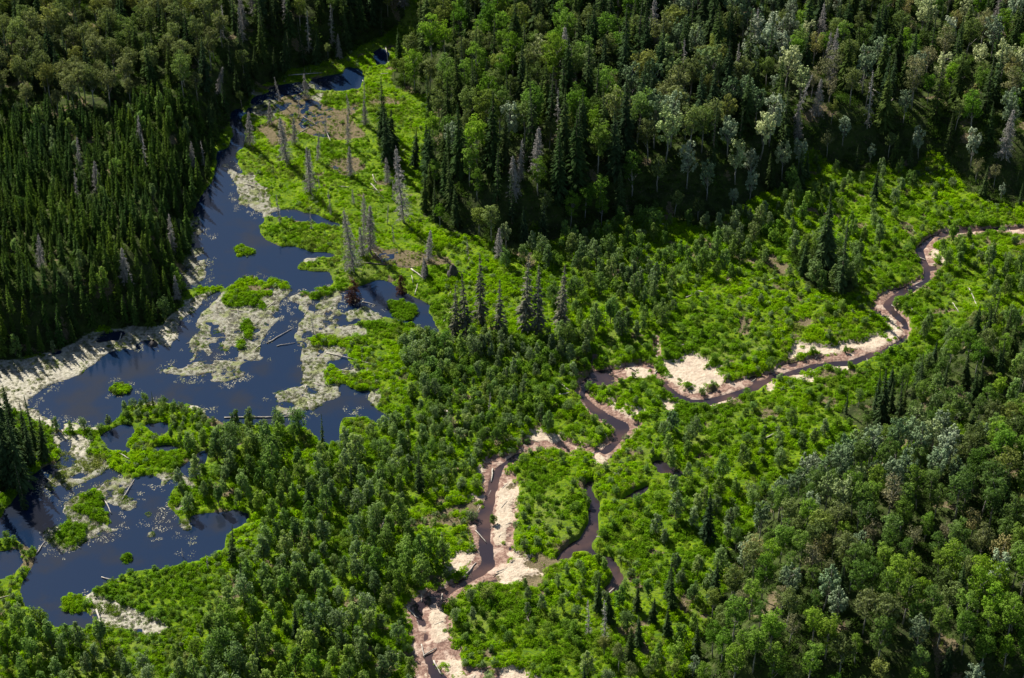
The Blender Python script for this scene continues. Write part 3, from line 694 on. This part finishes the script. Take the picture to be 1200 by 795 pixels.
special(568,722,'willow_shrub',3,'pale grey bare shrub at the foot of the pink sandbar',1,tint=(2.0,1.3,2.6,1)) if False else special(571,702,'willow_shrub',3.6,'pale olive shrub standing on mud at the creek bend',1,tint=(1.6,1.2,1.8,1))
special(415,356,'rusty_shrub',7,'rusty brown dead shrub standing in the pond bay',0)
special(470,346,'rusty_shrub',5.5,'rusty brown bare bush right of the pond bay',1)
special(290,300,'low_shrub',.9,'small green shrub growing on the round grass islet',0)
for (u, v, kind, hh, lab, var, lean, tint) in SPECIAL:
    x, y, z = at(u, v); take(x, y, (5.2 if kind == 'grey_spruce' else 3.4) if hh > 5 else 1.6)
dist_cam = lambda x, y: math.hypot(y+DCAM, HCAM)
Xr = (-175, 175); Yr = (-128, 215)
order = sorted(range(len(ST)), key=lambda k: -ST[k][2])
blocked = (Bw > .25) | (Bm > .25) | (Bs > .35) | (Bmat > .6) | (Br > .2)
def in_view(x, y, margin):
    u, v = w2px(x, y); return -margin < u < 1200+margin and -margin*.5 < v < 795+margin*1.2
for k, s in enumerate(ST):
    js, iss = np.nonzero(stand == k)
    if len(js) == 0: continue
    ok = (XS[iss] > Xr[0]) & (XS[iss] < Xr[1]) & (YS[js] > Yr[0]) & (YS[js] < Yr[1])
    js, iss = js[ok], iss[ok]
    n = int(len(js)*.3025/(s[2]**2)*5)
    pick = rng.integers(0, len(js), n)
    xs = XS[iss[pick]]+rng.uniform(-.3, .3, n); ys = YS[js[pick]]+rng.uniform(-.3, .3, n)
    kk = rng.choice(len(s[3]), n, p=np.array([q[1] for q in s[3]])/sum(q[1] for q in s[3]))
    bl = blocked[cell(xs, ys)]; dens = fbm(xs, ys, 11, 91, 2)
    for x, y, q, b, dn in zip(xs, ys, kk, bl, dens):
        if b or not in_view(x, y, 170): continue
        kind, _, h0, h1 = s[3][q]
        d = s[2]*(.8 if kind in ('willow_shrub', 'low_shrub') else 1)
        if s[0] in ('young slope', 'slope', 'meadow right edge', 'meadow below creek', 'bottom middle shrubs') and dn < (.42 if s[0] in ('meadow right edge', 'meadow below creek') else .30): continue
        if not free(x, y, d): continue
        take(x, y, d)
        trees[kind].append([x, y, 0, (h0+(h1-h0)*(.35*rng.random()+.65*min(1, max(0, (dn-.25)*2))))*(.62+.5*rng.random()**.6)*1.04*(1 if not s[1] or k == 0 else .62+.38*float(sm(Bh[cell(np.array(x), np.array(y))], .45, .9))), rng.random()*6.283, k])
# shrubs and young trees loose over the open meadow
js, iss = np.nonzero(((stand < 0) | (stand == SNAGM)) & ~blocked)
ok = (np.abs(XS[iss]) < 172) & (YS[js] > Yr[0]) & (YS[js] < Yr[1]); js, iss = js[ok], iss[ok]
blocked2 = (Bw > .25) | (Bm > .75) | (Bs > .35) | (Bmat > .6) | (Br > .25)
js, iss = np.nonzero(((stand < 0) | (stand == SNAGM)) & ~blocked2)
ok = (np.abs(XS[iss]) < 172) & (YS[js] > Yr[0]) & (YS[js] < Yr[1]); js, iss = js[ok], iss[ok]
n = 14000; pick = rng.integers(0, len(js), n)
for x, y in zip(XS[iss[pick]]+rng.uniform(-.3, .3, n), YS[js[pick]]+rng.uniform(-.3, .3, n)):
    if not in_view(x, y, 120): continue
    u, v = w2px(x, y)
    right = u > 620 or (u > 440 and v > 500)
    dn = float(fbm(np.array([x]), np.array([y]), 9, 33, 2)[0]); q = rng.random()
    if u < 520 and v < 400: 
        if q > .10: continue
        kind, hh, d = 'low_shrub', .7+.5*rng.random(), 2.
    elif not right:
        if q > .5: continue
        kind, hh, d = 'low_shrub', .7+.6*rng.random(), 1.8
    else:
        if dn < .47 and q > .12: continue
        kind = 'willow_shrub' if q < .30+.3*dn else ('young_tree' if q < .36+.4*(dn-.4) else 'low_shrub')
        hh = {'willow_shrub': 1.2+1.4*rng.random(), 'young_tree': 3.2+3.6*rng.random(), 'low_shrub': .7+.7*rng.random()}[kind]
        d = {'willow_shrub': 2.6, 'young_tree': 3.6, 'low_shrub': 1.6}[kind]
    if free(x, y, d): take(x, y, d); trees[kind].append([x, y, 0, hh, rng.random()*6.283, -1])

# ------------------------------------------------------------------ labels from what a tree looks like and what it stands next to
MARKS = [(80,330,'the left stand middle'),(165,265,'the right flank of the left stand'),(20,270,'the left stand outer side'),(140,190,'the top of the left stand'),(560,440,'the willow thicket middle'),(285,292,'the round grass islet'),(262,395,'the grey reed mat island'),(140,457,'the tiny tufted islet'),(310,492,'the pale log boom'),(190,485,'the curved shrub dam'),
 (70,660,'the dark lower left pond'),(245,225,'the upper pond narrows'),(415,95,'the far pond end'),(380,225,'the snag dotted meadow'),(600,370,'the grey spruce row'),
 (810,435,'the broad pale sandbar'),(980,412,'the long narrow sand bank'),(1050,365,'the hooked creek bend'),(1103,303,'the small tilted sand patch'),(1160,272,'the far creek loop'),
 (715,500,'the narrow lower creek'),(695,620,'the dark side channel'),(545,600,'the pale silt flat'),(608,668,'the pinkish sandbar'),(500,745,'the muddy lower creek'),
 (180,700,'the boggy shrub flat'),(420,352,'the rusty bay shrub'),(975,300,'the tall dark spruce pair'),(1030,143,'the broken pale trunk'),(900,610,'the silver leaved clump'),
 (785,550,'the little brown pool'),(455,110,'the upper meadow spruces'),(535,495,'the bleached thicket logs'),(465,240,'the tallest leaning snag'),(1140,350,'the fallen pale pole'),
 (390,515,'the log boom spruce'),(205,35,'the small bare forest gap'),(115,410,'the pale left shore'),(225,310,'the grey left bank strip'),(940,440,'the creek fork sand'),
 (60,60,'the top left corner'),(600,20,'the top edge middle'),(860,30,'the silver top edge'),(1150,50,'the top right corner'),(60,220,'the upper left edge'),(50,560,'the left edge spruces'),
 (700,150,'the high centre forest'),(1180,180,'the upper right edge'),(1170,480,'the middle right edge'),(1160,640,'the lower right edge'),(1120,770,'the bottom right corner'),
 (940,760,'the bottom right edge'),(760,740,'the bottom spruce clump'),(60,780,'the bottom left corner'),(330,560,'the lower left wood edge'),(380,700,'the lower left wood'),(280,775,'the bottom left edge')]
LOOK = {'dead_spruce': 'grey dead snag', 'spruce_tree': 'dark spruce', 'narrow_spruce_tree': 'narrow young spruce', 'olive_aspen_tree': 'olive aspen', 'poplar_tree': 'green poplar', 'silver_poplar_tree': 'silver leaved poplar',
 'tan_aspen_tree': 'tan brown aspen', 'young_tree': 'bushy young tree', 'willow_shrub': 'rounded willow shrub', 'low_shrub': 'low green shrub'}
CAT = {'spruce_tree': 'spruce', 'narrow_spruce_tree': 'young spruce', 'olive_aspen_tree': 'aspen', 'poplar_tree': 'poplar', 'silver_poplar_tree': 'silver poplar', 'tan_aspen_tree': 'tan aspen',
 'young_tree': 'young tree', 'willow_shrub': 'willow shrub', 'low_shrub': 'low shrub', 'dead_spruce': 'dead tree', 'grey_spruce': 'grey spruce', 'rusty_shrub': 'dead shrub'}
GROUP = {'spruce_tree': 'dark spruces of the forests', 'narrow_spruce_tree': 'narrow spruces of the left bank stand', 'olive_aspen_tree': 'olive aspens', 'poplar_tree': 'green poplars', 'silver_poplar_tree': 'silver leaved poplars',
 'tan_aspen_tree': 'tan aspens', 'young_tree': 'bushy young trees', 'willow_shrub': 'willow shrubs', 'low_shrub': 'low shrubs of the meadow and bog', 'dead_spruce': 'dead grey snags', 'grey_spruce': 'ragged grey spruces in a row', 'rusty_shrub': 'rusty dead shrubs'}
TINTS = [('yellowish', (1.18, 1.14, .8, 1)), ('', (1, 1, 1, 1)), ('darker', (.74, .82, .74, 1)), ('shaded', None)][:3]
def where(u, v):
    m = min(MARKS, key=lambda q: (q[0]-u)**2+((q[1]-v)*1.3)**2); dx, dy = u-m[0], v-m[1]; d = math.hypot(dx, dy)
    if d < 16: rel = 'beside'
    elif abs(dx) > abs(dy)*1.0: rel = ('close ' if d < 42 else 'well ')+('right of' if dx > 0 else 'left of')
    else: rel = ('close ' if d < 42 else 'well ')+('in front of' if dy > 0 else 'behind')
    return rel+' '+m[2]
def instance(kind, parts, x, y, z, s, rot, lean=(0, 0), tint=None):
    e = bpy.data.objects.new(kind, None); COL.objects.link(e); e.location = (x, y, z); e.scale = (s, s, s)
    e.empty_display_size = .5
    e.rotation_euler = (random.gauss(0, .035), random.gauss(0, .035), rot) if lean == (0, 0) else (lean[1], lean[0], 0)
    for pn, me in parts.items():
        c = bpy.data.objects.new(pn, me); COL.objects.link(c); c.parent = e
        if tint and pn in ('crown', 'foliage', 'bare_branches'): c.color = tint
    return e
PP = dict(P); PP['dead_spruce'] = DEAD; PP['grey_spruce'] = GREYGREEN
PP['rusty_shrub'] = []
for i in range(2):
    pr = p_dead(4, 1.5, 220+i, 1.4, name='rusty_shrub'); pr[0]['bare_branches'].materials[0] = M['rust']; PP['rusty_shrub'].append(pr)
used = {k: 0 for k in PP}
for (u, v, kind, hh, lab, var, lean, tint) in SPECIAL:
    x, y, z = at(u, v); parts, H0 = PP[kind][var]
    e = instance(kind, parts, x, y, max(z, -.5)-.05, hh/H0, random.random()*6.28, lean, tint)
    tag(e, lab, CAT[kind], GROUP[kind]); used[kind] += 1

def joined(name, parts):
    V = []; F = []; n = 0; mats = []; mi = []
    for me in parts.values():
        co = np.empty(len(me.vertices)*3, np.float32); me.vertices.foreach_get('co', co); V.append(co.reshape(-1, 3))
        li = np.empty(len(me.loops), np.int32); me.loops.foreach_get('vertex_index', li)
        ls = np.empty(len(me.polygons), np.int32); me.polygons.foreach_get('loop_start', ls)
        lt = np.empty(len(me.polygons), np.int32); me.polygons.foreach_get('loop_total', lt)
        for w in (3, 4):
            s_ = ls[lt == w]
            if len(s_): F.append(li[s_[:, None]+np.arange(w)]+n); mi += [len(mats)]*len(s_)
        mats.append(me.materials[0]); n += len(me.vertices)
    me = mesh_np(name, np.concatenate(V), F, mats, mi)
    return bpy.data.objects.new(name, me)
def scatter(name, pts, protos, label, cat):
    """pts: x, y, z, scale, rot, variant.  ONE stuff object that carries copies of the prototypes on its points"""
    if not len(pts): return
    A = np.array(pts, float)
    me = bpy.data.meshes.new(name); me.vertices.add(len(A)); me.vertices.foreach_set('co', A[:, :3].astype(np.float32).ravel())
    for nm, col, ty in (('scl', 3, 'FLOAT'), ('rot', 4, 'FLOAT'), ('var', 5, 'INT')):
        a = me.attributes.new(nm, ty, 'POINT'); a.data.foreach_set('value', A[:, col].astype(np.int32 if ty == 'INT' else np.float32))
    ob = bpy.data.objects.new(name, me); COL.objects.link(ob); tag(ob, label, cat, kind='stuff')
    ng = bpy.data.node_groups.new(name+'_scatter', 'GeometryNodeTree')
    ng.interface.new_socket('Geometry', in_out='INPUT', socket_type='NodeSocketGeometry'); ng.interface.new_socket('Geometry', in_out='OUTPUT', socket_type='NodeSocketGeometry')
    gi = ng.nodes.new('NodeGroupInput'); gout = ng.nodes.new('NodeGroupOutput'); J = ng.nodes.new('GeometryNodeJoinGeometry')
    def na(nm, ty):
        n = ng.nodes.new('GeometryNodeInputNamedAttribute'); n.data_type = ty; n.inputs['Name'].default_value = nm; return n.outputs[0]
    vr = na('var', 'INT'); sc = na('scl', 'FLOAT'); ro = na('rot', 'FLOAT')
    cx = ng.nodes.new('ShaderNodeCombineXYZ'); ng.links.new(ro, cx.inputs[2])
    for ax, fr in ((0, 37.0), (1, 53.0)):
        a1 = ng.nodes.new('ShaderNodeMath'); a1.operation = 'MULTIPLY'; ng.links.new(ro, a1.inputs[0]); a1.inputs[1].default_value = fr
        a2 = ng.nodes.new('ShaderNodeMath'); a2.operation = 'SINE'; ng.links.new(a1.outputs[0], a2.inputs[0])
        a3 = ng.nodes.new('ShaderNodeMath'); a3.operation = 'MULTIPLY'; ng.links.new(a2.outputs[0], a3.inputs[0]); a3.inputs[1].default_value = .05
        ng.links.new(a3.outputs[0], cx.inputs[ax])
    er = ng.nodes.new('FunctionNodeEulerToRotation'); ng.links.new(cx.outputs[0], er.inputs[0])
    for k, (parts, H0) in enumerate(protos):
        po = joined(name+'_copy', parts)
        oi = ng.nodes.new('GeometryNodeObjectInfo'); oi.inputs['Object'].default_value = po; oi.transform_space = 'ORIGINAL'
        cmp = ng.nodes.new('FunctionNodeCompare'); cmp.data_type = 'INT'; cmp.operation = 'EQUAL'; ng.links.new(vr, cmp.inputs[2]); cmp.inputs[3].default_value = k
        ip = ng.nodes.new('GeometryNodeInstanceOnPoints')
        ng.links.new(gi.outputs[0], ip.inputs['Points']); ng.links.new(cmp.outputs[0], ip.inputs['Selection']); ng.links.new(oi.outputs['Geometry'], ip.inputs['Instance'])
        ng.links.new(er.outputs[0], ip.inputs['Rotation']); ng.links.new(sc, ip.inputs['Scale']); ng.links.new(ip.outputs[0], J.inputs[0])
    ng.links.new(J.outputs[0], gout.inputs[0])
    md = ob.modifiers.new('scatter', 'NODES'); md.node_group = ng
    return ob
cells = {}
for kind, L in trees.items():
    if not L: continue
    A = np.array(L); A[:, 2] = ground(A[:, 0], A[:, 1])-.05
    U, V_ = w2px(A[:, 0], A[:, 1], A[:, 2]); Ut, Vt = w2px(A[:, 0], A[:, 1], A[:, 2]+A[:, 3])
    vis = (U > 4) & (U < 1196) & (V_ > 12) & (Vt < 786) & (V_ < 840)
    size = (V_-Vt)*vis
    hsh = {}
    o_ = np.argsort(-size); nind = max(0, 298-used[kind]); chosen = set(o_[:nind][size[o_[:nind]] > 0].tolist())
    rest = []
    for i in range(len(A)):
        x, y, z, hh, rot, st = A[i]; var = int(rng.integers(len(P[kind])))
        parts, H0 = P[kind][var]
        if i in chosen:
            tn, tc_ = TINTS[int(rng.choice(3, p=[.25, .5, .25]))]
            e = instance(kind, parts, x, y, z, hh/H0, rot, tint=tc_)
            um, vm = U[i], (V_[i]*.65+Vt[i]*.35)
            cells.setdefault((kind, tn, where(um, vm)), []).append((e, hh, um, vm))
            tag(e, None, CAT[kind], GROUP[kind])
        else: rest.append((x, y, z, hh/H0, rot, var))
    nm = {'spruce_tree': 'spruce_trees', 'low_shrub': 'low_shrubs'}.get(kind, kind+'s')
    scatter(nm, rest, P[kind], 'the smaller and farther '+LOOK[kind]+'s filling the stands', CAT[kind]+'s')
for (kind, tn, wh), lst in cells.items():
    base = (tn+' ' if tn else '')+LOOK[kind]+' '+wh; n = len(lst); left = list(lst)
    if n == 1: lst[0][0]['label'] = base; continue
    done = set()
    for rank, ordn in enumerate(('', 'second ', 'third ', 'fourth ')):
        for nmx, ky in (('tallest', lambda q: -q[1]), ('rightmost', lambda q: -q[2]), ('leftmost', lambda q: q[2]), ('hindmost', lambda q: q[3]), ('nearest', lambda q: -q[3])):
            if rank >= n: continue
            b = sorted(lst, key=ky)[rank]
            if id(b) in done: continue
            done.add(id(b)); b[0]['label'] = ordn+nmx+' '+base
    for q in lst:
        if id(q) not in done: q[0]['label'] = 'crowded in among neighbours, '+base
# ------------------------------------------------------------------ meadow growth, reeds (nobody could count these)
def p_tuft(seed, mat, H=.6, R=.7, n=70, asp=.35, lf=.17):
    r = np.random.default_rng(seed); B = Buf()
    a = r.random(n)*6.283; q = np.sqrt(r.random(n))*R
    z = H*(.25+.75*r.random(n))*(1-.6*(q/R)**2)
    c = np.stack([np.cos(a)*q, np.sin(a)*q, z], 1)
    nr = np.stack([np.cos(a)*q/R*.6, np.sin(a)*q/R*.6, np.full(n, .5)], 1)+r.normal(size=(n, 3))*.45
    c[:, 0] += r.normal(size=n)*.06; B.leaves(c, nr, lf*(.7+.7*r.random(n)), asp, r=r)
    return {'foliage': B.mesh('tuft', [M[mat]])}, H
def scatter_mask(mask, dens, ns, thr, smin, smax, nvar, seed):
    js, iss = np.nonzero(mask & (np.abs(GX) < 168) & (GY > -120) & (GY < 200)); r = np.random.default_rng(seed)
    n = int(len(js)*.3025*dens); p = r.integers(0, len(js), n)
    xs = XS[iss[p]]+r.uniform(-.28, .28, n); ys = YS[js[p]]+r.uniform(-.28, .28, n)
    nn = fbm(xs, ys, ns, seed, 2); uu, vv = w2px(xs, ys); k = (nn > thr) & (uu > -90) & (uu < 1290) & (vv < 860) & (vv > -20)
    xs, ys, nn = xs[k], ys[k], nn[k]; zs = ground(xs, ys)
    s = smin+(smax-smin)*np.clip((nn-thr)*2.2, 0, 1)*(.6+.4*r.random(len(xs)))
    return np.stack([xs, ys, zs-.05, s, r.random(len(xs))*6.283, r.integers(0, nvar, len(xs))], 1)
dry = ~blocked & (Bd < .4)
open_ = dry & (forest_mask < .55)
n_open = None
tufts = [p_tuft(300+i, 'lime', .6+.14*i, .72, 84) for i in range(4)]
MG = scatter_mask(open_ | ((forest_mask < .5) & ~blocked2 & (Bd < .6)) | ((forest_mask < .5) & (Bs > .3) & (Bs < .8) & (SPK > .5) & (Bm < .3)) | ((Bs > .6) & (SPK > .66)), 1.5, 2.6, .30, .45, 1.8, 4, 71)
mu_, mv_ = w2px(MG[:, 0], MG[:, 1]); MG[:, 3] *= np.where((mu_ < 500) & (mv_ < 380), .55, .78)
scatter('meadow_growth', MG, tufts, 'vivid lime green grass and sedge clumps covering the open meadows', 'meadow growth')
fl = [p_tuft(310+i, 'under', .8, .8, 60) for i in range(3)]
scatter('forest_undergrowth', scatter_mask(dry & (forest_mask >= .45), .75, 5, .34, .6, 1.7, 3, 72), fl, 'low green undergrowth on the forest floor', 'undergrowth')
dull = [p_tuft(360+i, 'bog', .5+.2*i, .6, 60, .3, .15) for i in range(3)]
scatter('dull_sedge', np.concatenate([scatter_mask(open_, .45, 6.5, .50, .6, 1.7, 3, 78), scatter_mask((Bd > .35) & ~blocked2, 1.2, 2.5, .36, .3, .9, 3, 79)]), dull, 'duller olive and straw sedge patches among the lime meadow growth', 'sedge')
scatter('isle_growth', scatter_mask(isle_g, 2.2, 3, .2, .5, 1.0, 4, 73), tufts, 'lush green sedge on the pond islets and dams', 'sedge')
rt = [p_tuft(320+i, 'reed', .35, .45, 34, .25, .14) for i in range(3)]
bt = [p_tuft(330+i, 'bog', .5, .6, 44, .3, .15) for i in range(3)]
scatter('bog_sedge', np.concatenate([scatter_mask((Bmat > .4), 1.0, 3.5, .47, .4, 1.1, 3, 75), scatter_mask((Bmat > .3) & (PV > 508), 1.3, 3.0, .38, .6, 1.4, 3, 77)]), bt, 'olive green sedge tussocks dotted over the pale reed mats', 'sedge')
# floating scum pads round the mats
def p_pad(seed):
    r = np.random.default_rng(seed); V = []; F = []
    for k in range(7):
        c = r.normal(size=2)*.45; n = 7; a = np.arange(n)*6.283/n; q = (.05+.13*r.random())*(.6+.7*r.random(n))
        b = len(V); V += [(c[0]+q[i]*math.cos(a[i]), c[1]+q[i]*math.sin(a[i]), .0+.004*k) for i in range(n)]+[(c[0], c[1], .03+.004*k)]
        F += [(b+i, b+(i+1) % n, b+n) for i in range(n)]
    return {'foliage': mesh_np('scum_pad', V, [np.array(F)], [M['reed']])}, 1
scum_m = (blur(mat, 3) > .06) & (Bmat < .5) & (blur(water, 1) > .3)
A_ = scatter_mask(scum_m, .7, 4.0, .52, .6, 1.4, 4, 76); A_[:, 2] = .012
scatter('floating_scum', A_, [p_pad(340+i) for i in range(4)], 'pale floating scum and dead leaves at the edges of the reed mats', 'floating scum')
scatter('dead_reeds', scatter_mask((Bmat > .45), 1.3, 2.4, .42, .6, 1.3, 3, 74), rt, 'pale grey and straw coloured dead reeds on the pond mats', 'reeds')

def p_stick(seed):
    r = np.random.default_rng(seed); B = Buf(); L = .9+.7*r.random()
    B.tube([(-L, 0, .05), (0, .08*r.normal(), .1), (L, 0, .06+.1*r.random())], [.11, .09, .04], 5)
    if seed % 2: B.tube([(0, 0, .1), (.3, .4, .3)], [.05, .015], 4)
    return {'foliage': B.mesh('stick', [M['log'] if seed % 3 else M['darklog']])}, 1
scatter('driftwood', np.concatenate([scatter_mask((Bm > .5), .10, 5, .4, .5, 1.5, 4, 81), scatter_mask((Bmat > .5), .035, 5, .4, .5, 1.6, 4, 82), scatter_mask(dry & (forest_mask < .4), .012, 8, .5, .6, 1.9, 4, 83)]), [p_stick(350+i) for i in range(4)], 'small bleached sticks and branches scattered over mud, mats and meadow', 'driftwood')
# ------------------------------------------------------------------ fallen logs, stumps
def log_obj(u0, v0, u1, v1, r0, label, mat='log', lift=.12, branches=0, name='fallen_log'):
    x0, y0, z0 = at(u0, v0); x1, y1, z1 = at(u1, v1)
    z0 = max(z0, 0)+lift; z1 = max(z1, 0)+lift
    B = Buf(); r = np.random.default_rng(int(u0*7+v0)); n = 6
    pts = [np.array((x0+(x1-x0)*t+r.normal()*.06, y0+(y1-y0)*t+r.normal()*.06, z0+(z1-z0)*t+.08*math.sin(t*3))) for t in np.linspace(0, 1, n)]
    c = np.mean(pts, axis=0); c[2] = min(z0, z1)-lift; pts = [p-c for p in pts]
    B.tube(pts, [r0*(1-.55*t)*(.92+.16*r.random()) for t in np.linspace(0, 1, n)], 7)
    me = B.mesh(name, [M[mat]]); o = bpy.data.objects.new(name, me); COL.objects.link(o); o.location = c
    tag(o, label, 'log', 'bleached fallen logs')
    if branches:
        Q = Buf()
        for k in range(branches):
            t = .25+.7*r.random(); b = pts[0]+(pts[-1]-pts[0])*t; d = r.normal(size=3); d[2] = abs(d[2])*.6+.1; d /= np.linalg.norm(d); L = .8+1.4*r.random()
            Q.tube([b, b+d*L*.5, b+d*L+np.array((0, 0, -.1))], [r0*.4, r0*.25, .015], 4)
        q = bpy.data.objects.new('bare_branches', Q.mesh('log_branches', [M[mat]])); COL.objects.link(q); q.parent = o
LOGS = [
 (263,493,357,492,.26,'long pale log boom lying across the main pond','log',8),
 (313,406,342,389,.20,'pale log slanting in water right of the reed mat island','log',0),
 (325,409,346,404,.16,'short pale log just below the slanting pond log','log',0),
 (482,316,498,328,.28,'thick pale log below the black stumps','log',0),
 (418,308,490,315,.22,'long dark fallen trunk across the upper meadow foot','darklog',10),
 (439,296,447,306,.2,'short pale log beside the grey double snag','log',0),
 (433,214,450,233,.2,'pale fallen trunk on the upper meadow with stub branches','log',6),
 (436,205,441,216,.16,'short pale branchy log left of the upper meadow trunk','log',4),
 (486,346,490,333,.2,'upright looking pale log by the rusty bush','log',0),
 (1135,338,1148,365,.22,'pale pole lying on the far right meadow','log',0),
 (1018,150,1043,136,.28,'broken pale trunk shining in the right forest','log',2),
 (1043,136,1047,114,.18,'upper broken limb of the pale trunk in the right forest','log',0),
 (338,89,378,86,.24,'pale log on the far bank of the far pond','log',6),
 (381,152,388,167,.2,'white slanting log in the cleared swamp','log',0),
 (346,160,362,150,.2,'pale log lying in the cleared swamp debris','log',2),
 (355,137,375,150,.2,'grey log crossing the swamp debris','darklog',3),
 (452,55,456,80,.22,'white fallen trunks at the far pond head','log',3),
 (123,587,131,606,.22,'white log standing out on the lower pond mat','log',0),
 (143,587,158,564,.17,'thin pale pole lying across the lower pond channel','log',2),
 (43,650,53,637,.2,'pale stick at the mouth of the corner pond','log',0),
 (135,529,152,539,.26,'thick pale log in the little dam pool','log',0),
 (119,680,142,683,.16,'thin mossy pole in the boggy shore water','log',0),
 (53,562,64,569,.18,'short pale log at the shore under the left spruces','log',0),
 (113,715,121,738,.34,'white stump wood at the foot of the lower pond','log',3),
 (36,727,58,733,.25,'pale driftwood along the lower pond foot','log',0),
 (577,550,576,566,.28,'short bleached log standing in the creek edge','log',0),
 (443,628,452,607,.18,'thin pale pole leaning on dirt by the silt flat','log',0),
 (706,703,720,693,.26,'pale log in the debris of the side channel end','log',0),
 (700,690,712,697,.18,'grey driftwood stick beside the side channel log','darklog',2),
 (543,678,558,660,.28,'pale log beside the left creek sandbar','log',0),
 (557,622,570,638,.18,'thin pale log at the creek edge above the pinkish sandbar','log',0),
 (590,512,604,527,.22,'pale log leaning at the bank above the creek','log',0),
 (653,447,667,458,.28,'thick bleached log at the bank left of the creek bend','log',0),
 (655,463,668,461,.24,'short pale log below the thick bank log','log',0),
 (523,482,534,512,.22,'long bleached log lying in the willow thicket','log',3),
 (520,478,524,492,.2,'short bleached log beside the long thicket log','log',0),
 (400,397,430,395,.26,'mossy grey log across the speckled shallows','darklog',3),
 (382,414,440,428,.18,'long thin pale log across the mid pond reeds','log',6),
 (520,378,528,366,.18,'pale log propped by the first row spruce','log',0),
 (425,357,441,361,.15,'thin floating pole in the bay right of the rusty shrub','log',0),
 (476,712,490,726,.24,'pale log at the muddy bend near the bottom','log',0),
 (496,770,512,760,.22,'white log wedged across the lower creek','log',0),
 (508,775,518,793,.26,'pale log lying along the lower creek water','log',0),
 (494,756,497,772,.2,'short bleached log along the lower creek edge','log',0),
 (573,765,592,752,.3,'dark rotten log among bottom middle shrubs','darklog',5),
 (616,722,620,730,.3,'short dark log in the bottom middle shrubs','darklog',3),
 (738,432,746,436,.22,'short dark log at the creek bend sand','darklog',0),
 (767,440,775,428,.2,'bleached stick at the neck of the broad sandbar','log',0),
 (1077,303,1085,306,.24,'small white log in the far creek water','log',0),
 (1009,447,1014,456,.2,'white stick at the forest corner below the creek','log',0),
 (1065,352,1069,366,.14,'thin pale stick in the right meadow by the bend','log',0),
 (1116,355,1124,367,.14,'thin pale stick on the right meadow','log',0),
]
for (u0, v0, u1, v1, r0, lab, mt, br) in LOGS: log_obj(u0, v0, u1, v1, r0*.74, lab, mt, branches=br)
def stump(u, v, hh, rad, label, seed):
    x, y, z = at(u, v); r = np.random.default_rng(seed); B = Buf(); n = 9
    lv = [(-.3, 1.2), (0, 1.15), (.3, .95), (.6, .75), (.85, .55), (1, .25)]
    rings = []
    for t, q in lv:
        th = np.arange(n)*2*math.pi/n; rr = rad*q*(.8+.4*r.random(n)); rings.append(np.stack([np.cos(th)*rr, np.sin(th)*rr, np.full(n, hh*t)+r.normal(size=n)*.12], 1))
    B.add(np.concatenate(rings), [(i*n+j, i*n+(j+1) % n, (i+1)*n+(j+1) % n, (i+1)*n+j) for i in range(5) for j in range(n)])
    me = B.mesh('stump', [M['blacklog']]); o = bpy.data.objects.new('root_stump', me); COL.objects.link(o); o.location = (x, y, z)
    Q = Buf()
    for k in range(9):
        a = r.random()*6.28; L = rad*(1.2+r.random()); Q.tube([(0, 0, hh*.3*r.random()), (math.cos(a)*L*.6, math.sin(a)*L*.6, hh*.45*r.random()), (math.cos(a)*L, math.sin(a)*L, -.1)], [.16, .11, .04], 4)
    q = bpy.data.objects.new('root', Q.mesh('stump_root', [M['blacklog']])); COL.objects.link(q); q.parent = o
    tag(o, label, 'stump', 'dark upturned root stumps')
stump(498,323,4.2,.85,'narrow black root stump beside the thick pale log',1)
stump(531,323,3.0,1.3,'broad black mound of an upturned root right of its narrow twin',2)
stump(180,403,1.6,1.2,'small black stump on the left pond shore',3)
tot = sum(len(v) for v in trees.values()); print('TREES', {k: len(v) for k, v in trees.items()}, 'objects', len(bpy.data.objects))
